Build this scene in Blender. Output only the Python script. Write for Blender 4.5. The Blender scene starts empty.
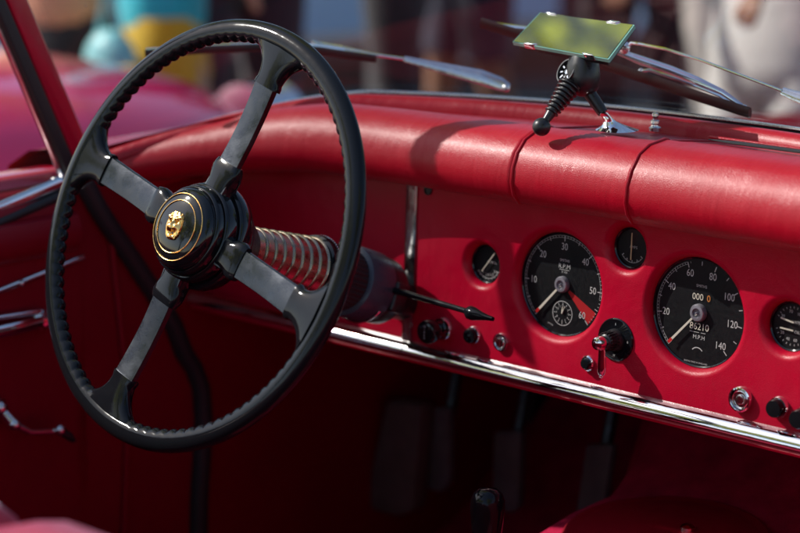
import bpy, bmesh, math, random
from math import sin, cos, pi, radians, atan2, hypot, sqrt
from mathutils import Vector as V, Matrix, noise
from mathutils.geometry import tessellate_polygon
random.seed(7)
SC = bpy.context.scene
COL = SC.collection

# ------------------------------------------------------------------ camera
YAW, PITCH, ROLL, FPX = radians(43.25), radians(12.87), radians(-.17), 2123.0
CAM = V((0, 0, 1.30))
FW = V((-sin(YAW)*cos(PITCH), cos(YAW)*cos(PITCH), -sin(PITCH)))
_rt = V((cos(YAW), sin(YAW), 0)); _up = _rt.cross(FW)
RT = _rt*cos(ROLL) + _up*sin(ROLL); UP = -_rt*sin(ROLL) + _up*cos(ROLL)
cam_d = bpy.data.cameras.new('camera'); cam = bpy.data.objects.new('camera', cam_d); COL.objects.link(cam)
M = Matrix((RT, UP, -FW)).transposed().to_4x4(); M.translation = CAM
cam.matrix_world = M
cam_d.sensor_width = 36; cam_d.lens = FPX/800*36; cam_d.clip_start = .05; cam_d.clip_end = 900
cam_d.dof.use_dof = True; cam_d.dof.focus_distance = 2.07; cam_d.dof.aperture_fstop = 3.3
SC.camera = cam
# ------------------------------------------------------------------ sky, sun, exposure
SUN_DIR = V((-.68, -.36, .64)).normalized()
SUN_EL = math.asin(SUN_DIR.z); SUN_ROT = atan2(SUN_DIR.x, SUN_DIR.y)
W = bpy.data.worlds.new('World'); SC.world = W; W.use_nodes = True
_n = W.node_tree.nodes; _l = W.node_tree.links
bg = _n['Background']; sky = _n.new('ShaderNodeTexSky'); sky.sky_type = 'NISHITA'; sky.sun_disc = False
sky.sun_elevation = SUN_EL; sky.sun_rotation = SUN_ROT
_l.new(sky.outputs[0], bg.inputs[0]); bg.inputs[1].default_value = .15
sd = bpy.data.lights.new('sun', 'SUN'); sun = bpy.data.objects.new('sun', sd); COL.objects.link(sun)
sd.energy = 4.0; sd.angle = radians(.5); sd.color = (1, .95, .88)
sun.rotation_euler = SUN_DIR.to_track_quat('Z', 'Y').to_euler(); sun.location = (-6, -4, 8)
SC.view_settings.view_transform = 'Standard'; SC.view_settings.look = 'None'
SC.view_settings.exposure = 0.25; SC.view_settings.gamma = 1
SC.cycles.max_bounces = 10; SC.cycles.transparent_max_bounces = 16
SC.cycles.caustics_reflective = False; SC.cycles.caustics_refractive = False

# ------------------------------------------------------------------ materials
def newmat(name):
    m = bpy.data.materials.new(name); m.use_nodes = True
    return m, m.node_tree, m.node_tree.nodes['Principled BSDF']
def mat(name, color, rough=.5, metal=0, spec=.5, coat=0, coat_rough=.05, bump=0, bscale=200, var=0, vscale=6,
        rvar=0, sheen=0, color2=None, trans=0, bdist=.001, stretch=None):
    m, t, p = newmat(name); L = t.links
    p.inputs['Base Color'].default_value = (*color, 1)
    p.inputs['Roughness'].default_value = rough; p.inputs['Metallic'].default_value = metal
    p.inputs['Specular IOR Level'].default_value = spec
    p.inputs['Coat Weight'].default_value = coat; p.inputs['Coat Roughness'].default_value = coat_rough
    p.inputs['Sheen Weight'].default_value = sheen
    tc = t.nodes.new('ShaderNodeTexCoord'); src = tc.outputs['Object']
    if stretch:
        mp = t.nodes.new('ShaderNodeMapping'); mp.inputs['Scale'].default_value = stretch
        L.new(src, mp.inputs[0]); src = mp.outputs[0]
    if var or color2:
        n = t.nodes.new('ShaderNodeTexNoise'); n.inputs['Scale'].default_value = vscale; n.inputs['Detail'].default_value = 8
        n.inputs['Roughness'].default_value = .65; L.new(src, n.inputs['Vector'])
        r = t.nodes.new('ShaderNodeValToRGB'); r.color_ramp.elements[0].position = .3; r.color_ramp.elements[1].position = .72
        c2 = color2 or tuple(c*(1-var) for c in color)
        r.color_ramp.elements[0].color = (*c2, 1); r.color_ramp.elements[1].color = (*color, 1)
        L.new(n.outputs[0], r.inputs[0]); L.new(r.outputs[0], p.inputs['Base Color'])
    if rvar:
        n = t.nodes.new('ShaderNodeTexNoise'); n.inputs['Scale'].default_value = vscale*2.3; n.inputs['Detail'].default_value = 9
        L.new(src, n.inputs['Vector'])
        mr = t.nodes.new('ShaderNodeMapRange'); mr.inputs[1].default_value = .3; mr.inputs[2].default_value = .7
        mr.inputs[3].default_value = max(0, rough-rvar); mr.inputs[4].default_value = rough+rvar
        L.new(n.outputs[0], mr.inputs[0]); L.new(mr.outputs[0], p.inputs['Roughness'])
    if bump:
        n = t.nodes.new('ShaderNodeTexNoise'); n.inputs['Scale'].default_value = bscale; n.inputs['Detail'].default_value = 5
        L.new(src, n.inputs['Vector'])
        b = t.nodes.new('ShaderNodeBump'); b.inputs['Strength'].default_value = bump; b.inputs['Distance'].default_value = bdist
        L.new(n.outputs[0], b.inputs['Height']); L.new(b.outputs[0], p.inputs['Normal'])
    return m
def leather(name, color, rough=.36, grain=.35, fold=.35, coat=.1, sheen=.0, wrinkle=0):
    m, t, p = newmat(name); L = t.links; N = t.nodes
    tc = N.new('ShaderNodeTexCoord')
    n1 = N.new('ShaderNodeTexNoise'); n1.inputs['Scale'].default_value = 5; n1.inputs['Detail'].default_value = 9; n1.inputs['Roughness'].default_value = .6
    L.new(tc.outputs['Object'], n1.inputs['Vector'])
    r = N.new('ShaderNodeValToRGB'); r.color_ramp.elements[0].position = .3; r.color_ramp.elements[1].position = .7
    r.color_ramp.elements[0].color = (color[0]*.80, color[1]*.7, color[2]*.8, 1); r.color_ramp.elements[1].color = (*color, 1)
    L.new(n1.outputs[0], r.inputs[0]); L.new(r.outputs[0], p.inputs['Base Color'])
    n2 = N.new('ShaderNodeTexNoise'); n2.inputs['Scale'].default_value = 28; n2.inputs['Detail'].default_value = 10; n2.inputs['Roughness'].default_value = .7
    L.new(tc.outputs['Object'], n2.inputs['Vector'])
    mr = N.new('ShaderNodeMapRange'); mr.inputs[1].default_value = .3; mr.inputs[2].default_value = .72
    mr.inputs[3].default_value = rough-.09; mr.inputs[4].default_value = rough+.12
    L.new(n2.outputs[0], mr.inputs[0]); L.new(mr.outputs[0], p.inputs['Roughness'])
    vo = N.new('ShaderNodeTexVoronoi'); vo.feature = 'DISTANCE_TO_EDGE'; vo.inputs['Scale'].default_value = 620
    L.new(tc.outputs['Object'], vo.inputs['Vector'])
    b1 = N.new('ShaderNodeBump'); b1.inputs['Strength'].default_value = grain; b1.inputs['Distance'].default_value = .0004
    L.new(vo.outputs['Distance'], b1.inputs['Height'])
    n3 = N.new('ShaderNodeTexNoise'); n3.inputs['Scale'].default_value = 11; n3.inputs['Detail'].default_value = 4; n3.inputs['Distortion'].default_value = .6
    L.new(tc.outputs['Object'], n3.inputs['Vector'])
    b2 = N.new('ShaderNodeBump'); b2.inputs['Strength'].default_value = fold; b2.inputs['Distance'].default_value = .006
    L.new(n3.outputs[0], b2.inputs['Height']); L.new(b1.outputs[0], b2.inputs['Normal'])
    if wrinkle:      # fine stretch creases and pale scuffs
        mp = N.new('ShaderNodeMapping'); mp.inputs['Scale'].default_value = (60, 9, 9); L.new(tc.outputs['Object'], mp.inputs[0])
        n4 = N.new('ShaderNodeTexNoise'); n4.inputs['Scale'].default_value = 1.0; n4.inputs['Detail'].default_value = 6; n4.inputs['Distortion'].default_value = 1.2
        L.new(mp.outputs[0], n4.inputs['Vector'])
        b3 = N.new('ShaderNodeBump'); b3.inputs['Strength'].default_value = wrinkle; b3.inputs['Distance'].default_value = .0012
        L.new(n4.outputs[0], b3.inputs['Height']); L.new(b2.outputs[0], b3.inputs['Normal']); b2 = b3
        n5 = N.new('ShaderNodeTexNoise'); n5.inputs['Scale'].default_value = 90; n5.inputs['Detail'].default_value = 12; n5.inputs['Roughness'].default_value = .8
        L.new(tc.outputs['Object'], n5.inputs['Vector'])
        m5 = N.new('ShaderNodeMapRange'); m5.inputs[1].default_value = .66; m5.inputs[2].default_value = .80; m5.inputs[4].default_value = .35
        L.new(n5.outputs[0], m5.inputs[0])
        mc = N.new('ShaderNodeMix'); mc.data_type = 'RGBA'; L.new(m5.outputs[0], mc.inputs[0]); L.new(r.outputs[0], mc.inputs[6]); mc.inputs[7].default_value = (.55, .16, .18, 1)
        L.new(mc.outputs[2], p.inputs['Base Color'])
    L.new(b2.outputs[0], p.inputs['Normal'])
    p.inputs['Coat Weight'].default_value = coat; p.inputs['Coat Roughness'].default_value = .34; p.inputs['Specular IOR Level'].default_value = .24
    p.inputs['Sheen Weight'].default_value = sheen; p.inputs['Sheen Roughness'].default_value = .35; p.inputs['Sheen Tint'].default_value = (.78, .74, 1, 1)  # lavender sheen tint stands in for sky reflected at grazing angles
    return m
def glassmat(name, tint=(1, 1, 1), ior=1.5, dirt=.0, gl=1.0):
    m = bpy.data.materials.new(name); m.use_nodes = True; t = m.node_tree; N = t.nodes; L = t.links
    N.remove(N['Principled BSDF']); out = N['Material Output']
    tr = N.new('ShaderNodeBsdfTransparent'); tr.inputs[0].default_value = (*tint, 1)
    g = N.new('ShaderNodeBsdfGlossy'); g.inputs['Roughness'].default_value = .01
    fr = N.new('ShaderNodeFresnel'); fr.inputs[0].default_value = ior
    ge = N.new('ShaderNodeNewGeometry'); im = N.new('ShaderNodeMapRange'); im.inputs[3].default_value = ior; im.inputs[4].default_value = 1/ior
    L.new(ge.outputs['Backfacing'], im.inputs[0]); L.new(im.outputs[0], fr.inputs[0])
    mu = N.new('ShaderNodeMath'); mu.operation = 'MULTIPLY'; mu.inputs[1].default_value = gl; L.new(fr.outputs[0], mu.inputs[0])
    mx = N.new('ShaderNodeMixShader'); L.new(mu.outputs[0], mx.inputs[0]); L.new(tr.outputs[0], mx.inputs[1]); L.new(g.outputs[0], mx.inputs[2])
    last = mx
    if dirt:
        tc = N.new('ShaderNodeTexCoord')
        n1 = N.new('ShaderNodeTexNoise'); n1.inputs['Scale'].default_value = 9; n1.inputs['Detail'].default_value = 12; n1.inputs['Roughness'].default_value = .7
        L.new(tc.outputs['Object'], n1.inputs['Vector'])
        mr = N.new('ShaderNodeMapRange'); mr.inputs[1].default_value = .45; mr.inputs[2].default_value = .8; mr.inputs[3].default_value = dirt*.25; mr.inputs[4].default_value = dirt
        L.new(n1.outputs[0], mr.inputs[0])
        v = N.new('ShaderNodeTexVoronoi'); v.inputs['Scale'].default_value = 60; v.inputs['Randomness'].default_value = 1; L.new(tc.outputs['Object'], v.inputs['Vector'])
        sp = N.new('ShaderNodeMapRange'); sp.inputs[1].default_value = .05; sp.inputs[2].default_value = .11; sp.inputs[3].default_value = .35; sp.inputs[4].default_value = 0
        L.new(v.outputs['Distance'], sp.inputs[0])
        s2 = N.new('ShaderNodeMath'); s2.operation = 'GREATER_THAN'; s2.inputs[1].default_value = .93
        sx = N.new('ShaderNodeSeparateColor'); L.new(v.outputs['Color'], sx.inputs[0]); L.new(sx.outputs[0], s2.inputs[0])
        m2 = N.new('ShaderNodeMath'); m2.operation = 'MULTIPLY'; L.new(sp.outputs[0], m2.inputs[0]); L.new(s2.outputs[0], m2.inputs[1])
        ad = N.new('ShaderNodeMath'); ad.operation = 'ADD'; L.new(mr.outputs[0], ad.inputs[0]); L.new(m2.outputs[0], ad.inputs[1])
        df = N.new('ShaderNodeBsdfDiffuse'); df.inputs[0].default_value = (.5, .48, .5, 1)
        mx2 = N.new('ShaderNodeMixShader'); L.new(ad.outputs[0], mx2.inputs[0]); L.new(mx.outputs[0], mx2.inputs[1]); L.new(df.outputs[0], mx2.inputs[2])
        last = mx2
    L.new(last.outputs[0], out.inputs[0])
    return m

RED = leather('red_leather', (.47, .0012, .024), grain=.5, wrinkle=.3, coat=.04)
REDTOP = leather('red_leather_pad', (.42, .0014, .016), rough=.38, fold=.45, coat=.22, sheen=.05, grain=.7, wrinkle=.55)
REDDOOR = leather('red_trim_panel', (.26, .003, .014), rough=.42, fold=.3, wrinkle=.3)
SHEENLEATHER = leather('red_seat_leather', (.45, .012, .04), rough=.38, fold=.4, sheen=.4)  # red leather, its reflected lavender-pink put into the sheen colour
CARPET = mat('red_carpet', (.60, .016, .075), .95, bump=.9, bscale=900, var=.5, vscale=30, bdist=.002, spec=.1)
REDPAINT = mat('red_body_paint', (.50, .004, .03), .25, coat=1, var=.1, vscale=3)
MAGPAINT = mat('crimson_body_paint', (.68, .008, .12), .22, coat=1, var=.1, vscale=3)
CHROME = mat('chrome', (.86, .86, .88), .07, metal=1, rvar=.04, vscale=14, bump=.08, bscale=40)
CHROMEOLD = mat('worn_chrome', (.74, .72, .72), .17, metal=1, rvar=.1, vscale=60, bump=.25, bscale=300, bdist=.0004)
STEEL = mat('satin_steel', (.42, .45, .50), .27, metal=1, rvar=.1, vscale=18, bump=.25, bscale=500, bdist=.0003, stretch=(1, 1, 1))
SPOKE = mat('brushed_dark_aluminium', (.055, .060, .070), .31, metal=1, rvar=.12, vscale=30, bump=.3, bscale=500, bdist=.0003, var=.12)
BLACKGLOSS = mat('black_bakelite', (.007, .008, .010), .09, spec=.24, coat=.0, coat_rough=.03, rvar=.06, vscale=25, bump=.1, bscale=160, bdist=.0006)
BLACKHUB = mat('black_gloss_enamel', (.006, .007, .009), .08, spec=.45, coat=.0, coat_rough=.03, rvar=.06, vscale=40)
BLACKRUB = mat('black_rubber', (.018, .018, .020), .55, bump=.3, bscale=300)
BLACKMATT = mat('black_satin', (.014, .014, .016), .35, rvar=.1, vscale=60)
DIAL = mat('black_dial_face', (.005, .0055, .007), .5, spec=.25, rvar=.1, vscale=120)
WHITE = mat('aged_white_print', (.62, .62, .60), .6, var=.3, vscale=400)
CREAM = mat('cream_enamel', (.70, .66, .54), .45)
ORANGEP = mat('orange_print', (.62, .22, .04), .6)
GOLD = mat('gold_metal', (.95, .55, .18), .22, metal=1, rvar=.1, vscale=120)
REDP = mat('red_print', (.42, .008, .012), .5)
REDTIP = mat('red_needle_tip', (.6, .02, .02), .4)
COIL = mat('bronzed_steel', (.42, .34, .25), .28, metal=1, rvar=.1, vscale=60)
MIRROR = mat('mirror_silver', (.93, .96, .93), .02, metal=1, rvar=.015, vscale=60)
GLASSEDGE = mat('green_glass_edge', (.25, .55, .45), .15)
BROWNRUB = mat('dark_brown_rubber', (.045, .022, .020), .5, bump=.2)
DARKPEDAL = mat('worn_pedal_rubber', (.14, .13, .135), .5, var=.4, vscale=40, bump=.5, bscale=200)
GLASS = glassmat('windscreen_glass', (.97, .985, .98), 1.45, dirt=.022)
DGLASS = glassmat('dial_glass', (.95, .95, .95), 1.4, gl=.6)
ASPHALT = mat('asphalt', (.060, .055, .062), .9, bump=.8, bscale=120, var=.4, vscale=1.5, bdist=.01)
GRASS = mat('verge_grass', (.06, .10, .025), .9, var=.5, vscale=2, bump=1, bscale=60, bdist=.03)

# ------------------------------------------------------------------ mesh helpers
class MB:
    def __init__(s): s.bm = bmesh.new()
    def v(s, p): return s.bm.verts.new(p)
    def grid(s, rows, closed_u=False, closed_v=False, flip=False):
        vs = [[s.v(p) for p in r] for r in rows]; n = len(vs); m = len(vs[0])
        for i in range(n if closed_u else n-1):
            for j in range(m if closed_v else m-1):
                q = [vs[i][j], vs[(i+1) % n][j], vs[(i+1) % n][(j+1) % m], vs[i][(j+1) % m]]
                if flip: q.reverse()
                try: s.bm.faces.new(q)
                except ValueError: pass
        return vs
    def cap(s, ring, rev=False):
        try: s.bm.faces.new(list(reversed(ring)) if rev else ring)
        except ValueError: pass
    def lathe(s, c, axis, prof, n=48, capped=True, xd=None):
        """prof: list of (radius, height along axis)"""
        c = V(c); a = V(axis).normalized(); x = (V(xd) if xd else a.orthogonal()); x = (x - a*x.dot(a)).normalized(); y = a.cross(x)
        rows = [[c + a*h + (x*cos(2*pi*k/n) + y*sin(2*pi*k/n))*r for k in range(n)] for r, h in prof]
        vs = s.grid(rows, closed_v=True)
        if capped:
            s.cap(vs[0], False); s.cap(vs[-1], True)
        return vs
    def tube(s, pts, r, n=12, caps=True, squash=None):
        pts = [V(p) for p in pts]; m = len(pts)
        if not isinstance(r, (list, tuple)): r = [r]*m
        rows = []; up = None
        for i, p in enumerate(pts):
            t = (pts[min(i+1, m-1)] - pts[max(i-1, 0)]).normalized()
            if up is None: up = t.orthogonal().normalized() if squash is None else (V(squash[2]) - t*V(squash[2]).dot(t)).normalized()
            up = (up - t*up.dot(t)).normalized(); sd_ = t.cross(up)
            a, b = (1, 1) if squash is None else squash[:2]
            rows.append([p + (up*cos(2*pi*k/n)*a + sd_*sin(2*pi*k/n)*b)*r[i] for k in range(n)])
        vs = s.grid(rows, closed_v=True)
        if caps: s.cap(vs[0]); s.cap(vs[-1], True)
    def box(s, c, dx, dy, dz, bev=0):
        """c centre, dx,dy,dz half-extent vectors"""
        c = V(c); dx = V(dx); dy = V(dy); dz = V(dz)
        tmp = bmesh.new(); vs = {}
        for i in (-1, 1):
            for j in (-1, 1):
                for k in (-1, 1): vs[i, j, k] = tmp.verts.new(c + dx*i + dy*j + dz*k)
        F = [((-1,-1,-1),(-1,1,-1),(1,1,-1),(1,-1,-1)), ((-1,-1,1),(1,-1,1),(1,1,1),(-1,1,1)), ((-1,-1,-1),(1,-1,-1),(1,-1,1),(-1,-1,1)),
             ((-1,1,-1),(-1,1,1),(1,1,1),(1,1,-1)), ((-1,-1,-1),(-1,-1,1),(-1,1,1),(-1,1,-1)), ((1,-1,-1),(1,1,-1),(1,1,1),(1,-1,1))]
        for f in F: tmp.faces.new([vs[q] for q in f])
        if bev: bmesh.ops.bevel(tmp, geom=tmp.edges[:], offset=bev, segments=3, profile=.5, affect='EDGES')
        me = bpy.data.meshes.new('t'); tmp.to_mesh(me); tmp.free(); s.bm.from_mesh(me); bpy.data.meshes.remove(me)
    def poly(s, pts, thick=None):
        vs = [s.v(p) for p in pts]; s.cap(vs)
        if thick is not None:
            w2 = [s.v(V(p)+V(thick)) for p in pts]; s.cap(w2, True)
            for i in range(len(vs)): s.cap([vs[i], w2[i], w2[(i+1) % len(vs)], vs[(i+1) % len(vs)]])
    def ball(s, c, r, n=16, sc=(1, 1, 1)):
        c = V(c)
        rows = [[c + V((sin(pi*i/n)*cos(2*pi*j/(2*n))*r*sc[0], sin(pi*i/n)*sin(2*pi*j/(2*n))*r*sc[1], cos(pi*i/n)*r*sc[2])) for j in range(2*n)] for i in range(n+1)]
        s.grid(rows, closed_v=True)
    def mesh(s, me, tf):
        off = len(s.bm.verts); vs = [s.v(tf(v.co)) for v in me.vertices]
        for p in me.polygons: s.cap([vs[i] for i in p.vertices])
ROOTS = {}
def empty(name, loc, label=None, cat=None, group=None):
    o = bpy.data.objects.new(name, None); COL.objects.link(o); o.location = loc; o.empty_display_size = .1
    tag(o, label, cat, group); ROOTS[o.name] = V(loc); return o
def tag(o, label=None, cat=None, group=None, kind=None):
    for k, x in (('label', label), ('category', cat), ('group', group), ('kind', kind)):
        if x: o[k] = x
    return o
def build(mb, name, material, parent=None, smooth=40, label=None):
    bmesh.ops.remove_doubles(mb.bm, verts=mb.bm.verts, dist=1e-6)
    bmesh.ops.recalc_face_normals(mb.bm, faces=mb.bm.faces)
    me = bpy.data.meshes.new(name)
    org = V((0, 0, 0)); q = parent
    while q is not None: org = org + V(q.location); q = q.parent
    if parent is not None:
        for v in mb.bm.verts: v.co -= org
    mb.bm.to_mesh(me); mb.bm.free(); me.materials.append(material)
    if smooth:
        me.polygons.foreach_set('use_smooth', [True]*len(me.polygons)); me.set_sharp_from_angle(angle=radians(smooth))
    o = bpy.data.objects.new(name, me); COL.objects.link(o)
    if parent is not None: o.parent = parent
    if label: o['label'] = label
    return o
def ray(x, y): return FW + RT*((x-400)/FPX) - UP*((y-266.5)/FPX)
def at(x, y, ax, val):
    d = ray(x, y); return CAM + d*((val-CAM[ax])/d[ax])
def onp(x, y, n, c):
    d = ray(x, y); return CAM + d*(V(n).dot(V(c)-CAM)/d.dot(V(n)))
_tc = {}
def text_me(body, size):
    k = (body, size)
    if k in _tc: return _tc[k]
    cu = bpy.data.curves.new('t', 'FONT'); cu.body = body; cu.size = size; cu.align_x = 'CENTER'; cu.align_y = 'CENTER'
    cu.resolution_u = 3
    o = bpy.data.objects.new('t', cu); COL.objects.link(o); dg = bpy.context.evaluated_depsgraph_get()
    me = bpy.data.meshes.new_from_object(o.evaluated_get(dg)); bpy.data.objects.remove(o); _tc[k] = me
    return me

# ================================================================== SETTING
g = MB(); g.poly([(-400, -400, 0), (400, -400, 0), (400, 400, 0), (-400, 400, 0)])
tag(build(g, 'ground', ASPHALT), kind='structure')
g = MB(); g.poly([(-200, 16, .006), (200, 16, .006), (200, 200, .006), (-200, 200, .006)])
tag(build(g, 'grass_verge', GRASS), kind='structure')

# ================================================================== THE CAR
CX = -1.23
car = empty('sports_car', (CX, .9, 0), 'red vintage sports car with black four-spoke steering wheel and red leather dashboard', 'car')
T = .05
PC = V((-1.3175, 1.6314, .802))
PN = V((0, -cos(T), sin(T))); PV = V((0, sin(T), cos(T))); PX = V((1, 0, 0))
def pp(u, v, w=0): return PC + PX*u + PV*v + PN*w      # panel coordinates (metres from tach centre)
def ppx(x, y, w=0):                                     # a pixel on the panel, offset w towards the driver
    p = onp(x, y, PN, PC + PN*w); d = p-PC; return d.x, d.dot(PV)

def dx_(X): return abs(X-CX)
def ramp(X, a=.40, b=.25, e=1.6): return max(0, min(1.3, (dx_(X)-a)/b))**e
def Yb(X): return 1.80-.29*(dx_(X)/.65)**2.3
def Zb(X): return .966-.076*ramp(X)
def Yc(X): return 1.66-.14*(dx_(X)/.61)**4
def Zc(X): return .957-.050*ramp(X, .38, .23)
def Yf(X): return 1.60-.095*(dx_(X)/.61)**4
def Zf(X): return .885-.028*ramp(X, .38, .23)

# ---- dashboard panel with rolled-in gauge openings
HOLES = dict(tach=(0, 0, .0533), speed=(.1685, -.001, .0540), petrol=ppx(481, 265)+(.0205,), amp=ppx(625.5, 249)+(.0205,), combo=ppx(786, 328)+(.0235,))
LIP = .0085
dash = MB()
def z2v(z): return (z-PC.z)/cos(T)
x0, x1 = -1.512-PC.x, -.60-PC.x
v0, v1 = z2v(.702), z2v(.905)
outer = [V((x0, v0, 0)), V((x1, v0, 0)), V((x1, v1, 0)), V((x0, v1, 0))]
loops = [outer]; NH = 64
for k, (u, v, r) in HOLES.items():
    loops.append([V((u+cos(2*pi*i/NH)*(r+LIP), v+sin(2*pi*i/NH)*(r+LIP), 0)) for i in range(NH)])
flat = [p for lp in loops for p in lp]; tris = tessellate_polygon(loops)
vs = [dash.v(pp(p.x, p.y)) for p in flat]
for t_ in tris: dash.cap([vs[i] for i in t_])
for k, (u, v, r) in HOLES.items():
    rows = []
    for j in range(9):
        a = j/8*pi/2; rr = r+LIP-LIP*sin(a); w = -LIP*1.3*(1-cos(a))
        rows.append([pp(u+cos(2*pi*i/NH)*rr, v+sin(2*pi*i/NH)*rr, w) for i in range(NH)])
    dash.grid(rows, closed_v=True)
dash.grid([[pp(x0, v0, w), pp(x1, v0, w)] for w in (0, -.004, -.02)])
dash.grid([[pp(x0, v0, w), pp(x0, v1, w)] for w in (0, -.02)])
dashb = build(dash, 'dashboard', RED, car, smooth=50)
# left-hand panel behind the column
lp_ = MB()
rows = []
for i in range(25):
    X = -1.872+i/24*(.352)
    rows.append([V((X, 1.636+.004*sin(j)*0, z)) + V((0, 1, 0))*(.010*(1-((i/24)))**2 + (z-.8)*T) for j, z in enumerate([.70, .71, .75, .80, .85, .90])])
lp_.grid(rows)
build(lp_, 'side_panel', RED, dashb)

# ---- chrome strips
s = MB()
top = ppx(416.5, 183); bot = ppx(411, 350)
us = -.2015
s.tube([pp(us, z2v(z), .0012) for z in (.705, .75, .7705)], .0080, 10, squash=(.2, 1, PN))
s.tube([pp(us, z2v(z), .0012) for z in (.7715, .80, .85, .90)], .0080, 10, squash=(.2, 1, PN))
build(s, 'divider_strip', CHROMEOLD, dashb)
s = MB()
NX = 60
def trimrow(X, o=0):
    prof = [(-.001, .0108), (.0010, .0106), (.0050, .0088), (.0088, .0062), (.0112, .0030), (.0124, -.0008), (.0125, -.0026), (.0116, -.0036), (.004, -.0042), (-.002, -.0042)]
    return [V((X, 1.627-w, .6995+z)) for w, z in prof]
for a, b in ((-1.868, -1.5185), (-1.517, -.60)):
    vs = s.grid([trimrow(a+(b-a)*i/NX) for i in range(NX+1)]); s.cap(vs[0]); s.cap(vs[-1], True)
build(s, 'lower_trim', mat('dented_chrome', (.82, .82, .84), .07, metal=1, rvar=.05, vscale=3, bump=.25, bscale=1.0, bdist=.005, stretch=(5, 14, 14)), dashb, smooth=60)
s = MB()
s.grid([[V((X, 1.627-w, .6950+z)) for w, z in ((.002, .000), (.0085, -.0008), (.0100, -.003), (.0090, -.0058), (.004, -.0075), (-.03, -.008), (-.10, -.005))] for X in (-1.868, -1.4, -1., -.60)])
build(s, 'lower_edge', RED, dashb)

# ---- padded dash top
s = MB(); rows = []
def padrow(X):
    yf, zf, yc, zc, yb, zb = Yf(X), Zf(X), Yc(X), Zc(X), Yb(X), Zb(X)
    k = 0; kz = 0
    if X > -1.207: k = .004; kz = .0035
    h = zc-zf
    P = [(yf+.045, zf+.012), (yf+.022, zf-.001), (yf+.010-k, zf+.001), (yf+.002-k, zf+h*.14), (yf-.002-k, zf+h*.32), (yf-.0005-k, zf+h*.52),
         (yf+.006-k, zf+h*.72), (yf+.018-k, zf+h*.89+kz*.7), (yf+.034-k, zf+h*.975+kz), (yc-.004, zc+.0008+kz), (yc, zc+kz), (yc+.003, zc-.002+kz)]
    y0, z0 = yc+.003, zc-.002+kz; y1, z1 = max(yb-.046, yc+.008), zb-.019
    for t_ in (.03, .1, .3, .6, .9, .97): P.append((y0+(y1-y0)*t_, z0+(z1-z0)*t_))
    for a in range(0, 8):
        an = pi-a/7*pi*.95; P.append((yb-.030+cos(an)*.015, zb-.020+sin(an)*.0165))
    P.append((yb-.008, zb-.03)); P.append((yb+.01, zb-.06))
    return [V((X, y, z)) for y, z in P]
xs = [-1.872+i*.0105 for i in range(122)]
seams = (-1.352, -1.207)
xs = sorted(xs + [q+e for q in seams for e in (-.0022, -.0009, 0, .0009, .0022)])
for X in xs:
    r = padrow(X); d = 0
    for q in seams:
        e = abs(X-q)
        if e < .0018: d = .0022*(1-e/.0022)
    if d:
        for i in range(1, 18): 
            r[i].z -= d*.8; r[i].y += d*(.8 if i < 9 else 0)
    rows.append(r)
vs = s.grid(rows); s.cap(vs[0]); s.cap(vs[-1], True)
pad = build(s, 'dash_pad', REDTOP, car, smooth=70)
# raised piping beside the seams
for q in seams:
    s = MB(); r = padrow(q+.0026); s.tube([p+V((0, -.0006 if i < 9 else 0, .0004)) for i, p in enumerate(r[1:18])], .0016, 8)
    build(s, 'seam_piping', REDTOP, pad)
# vent slot on the right
s = MB()
Xa, Xb = -1.19, -.86
for (X, hw) in (((Xa+Xb)/2, (Xb-Xa)/2),):
    s.tube([V((Xa+i/30*(Xb-Xa), 1.708+.0*i, Zc(Xa)-.0005)) for i in range(31)], [.0052*min(1, .3+i/4, .3+(30-i)/4) for i in range(31)], 10, squash=(.30, 1, (0, 0, 1)))
build(s, 'demister_slot', BLACKRUB, pad)
s = MB(); s.tube([V((Xa-.004+i/30*(Xb-Xa+.008), 1.7155, Zc(Xa)+.0006)) for i in range(31)], .0016, 8)
build(s, 'slot_lip', REDTOP, pad)
# stud on the pad
s = MB(); c = at(655, 127, 2, .957)
s.lathe(c-V((0, 0, .004)), (0, 0, 1), [(.0001, 0), (.0060, 0), (.0062, .0035), (.0045, .0045), (.0040, .0055), (.0042, .0075), (.0050, .008), (.0048, .0105), (.0028, .0115), (.0028, .0145), (.0036, .0155), (.0034, .0180), (.0001, .0195)], 20)
build(s, 'stud', CHROMEOLD, pad)
# torn chrome/foil edge along panel top
random.seed(3)
for (xa, ya, xb, yb_) in ((577, 201, 589, 203), (600, 207, 634, 211), (688, 224, 712, 230), (780, 243, 806, 249), (724, 233, 740, 237)):
    s = MB(); a = ppx(xa, ya, .004); b = ppx(xb, yb_, .004); n = 9
    s.tube([pp(a[0]+(b[0]-a[0])*i/n, a[1]+(b[1]-a[1])*i/n+random.uniform(-.0008, .0008), .003) for i in range(n+1)], [.0005+.0007*random.random() for i in range(n+1)], 6)
    build(s, 'frayed_edge', WHITE, pad)

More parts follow.
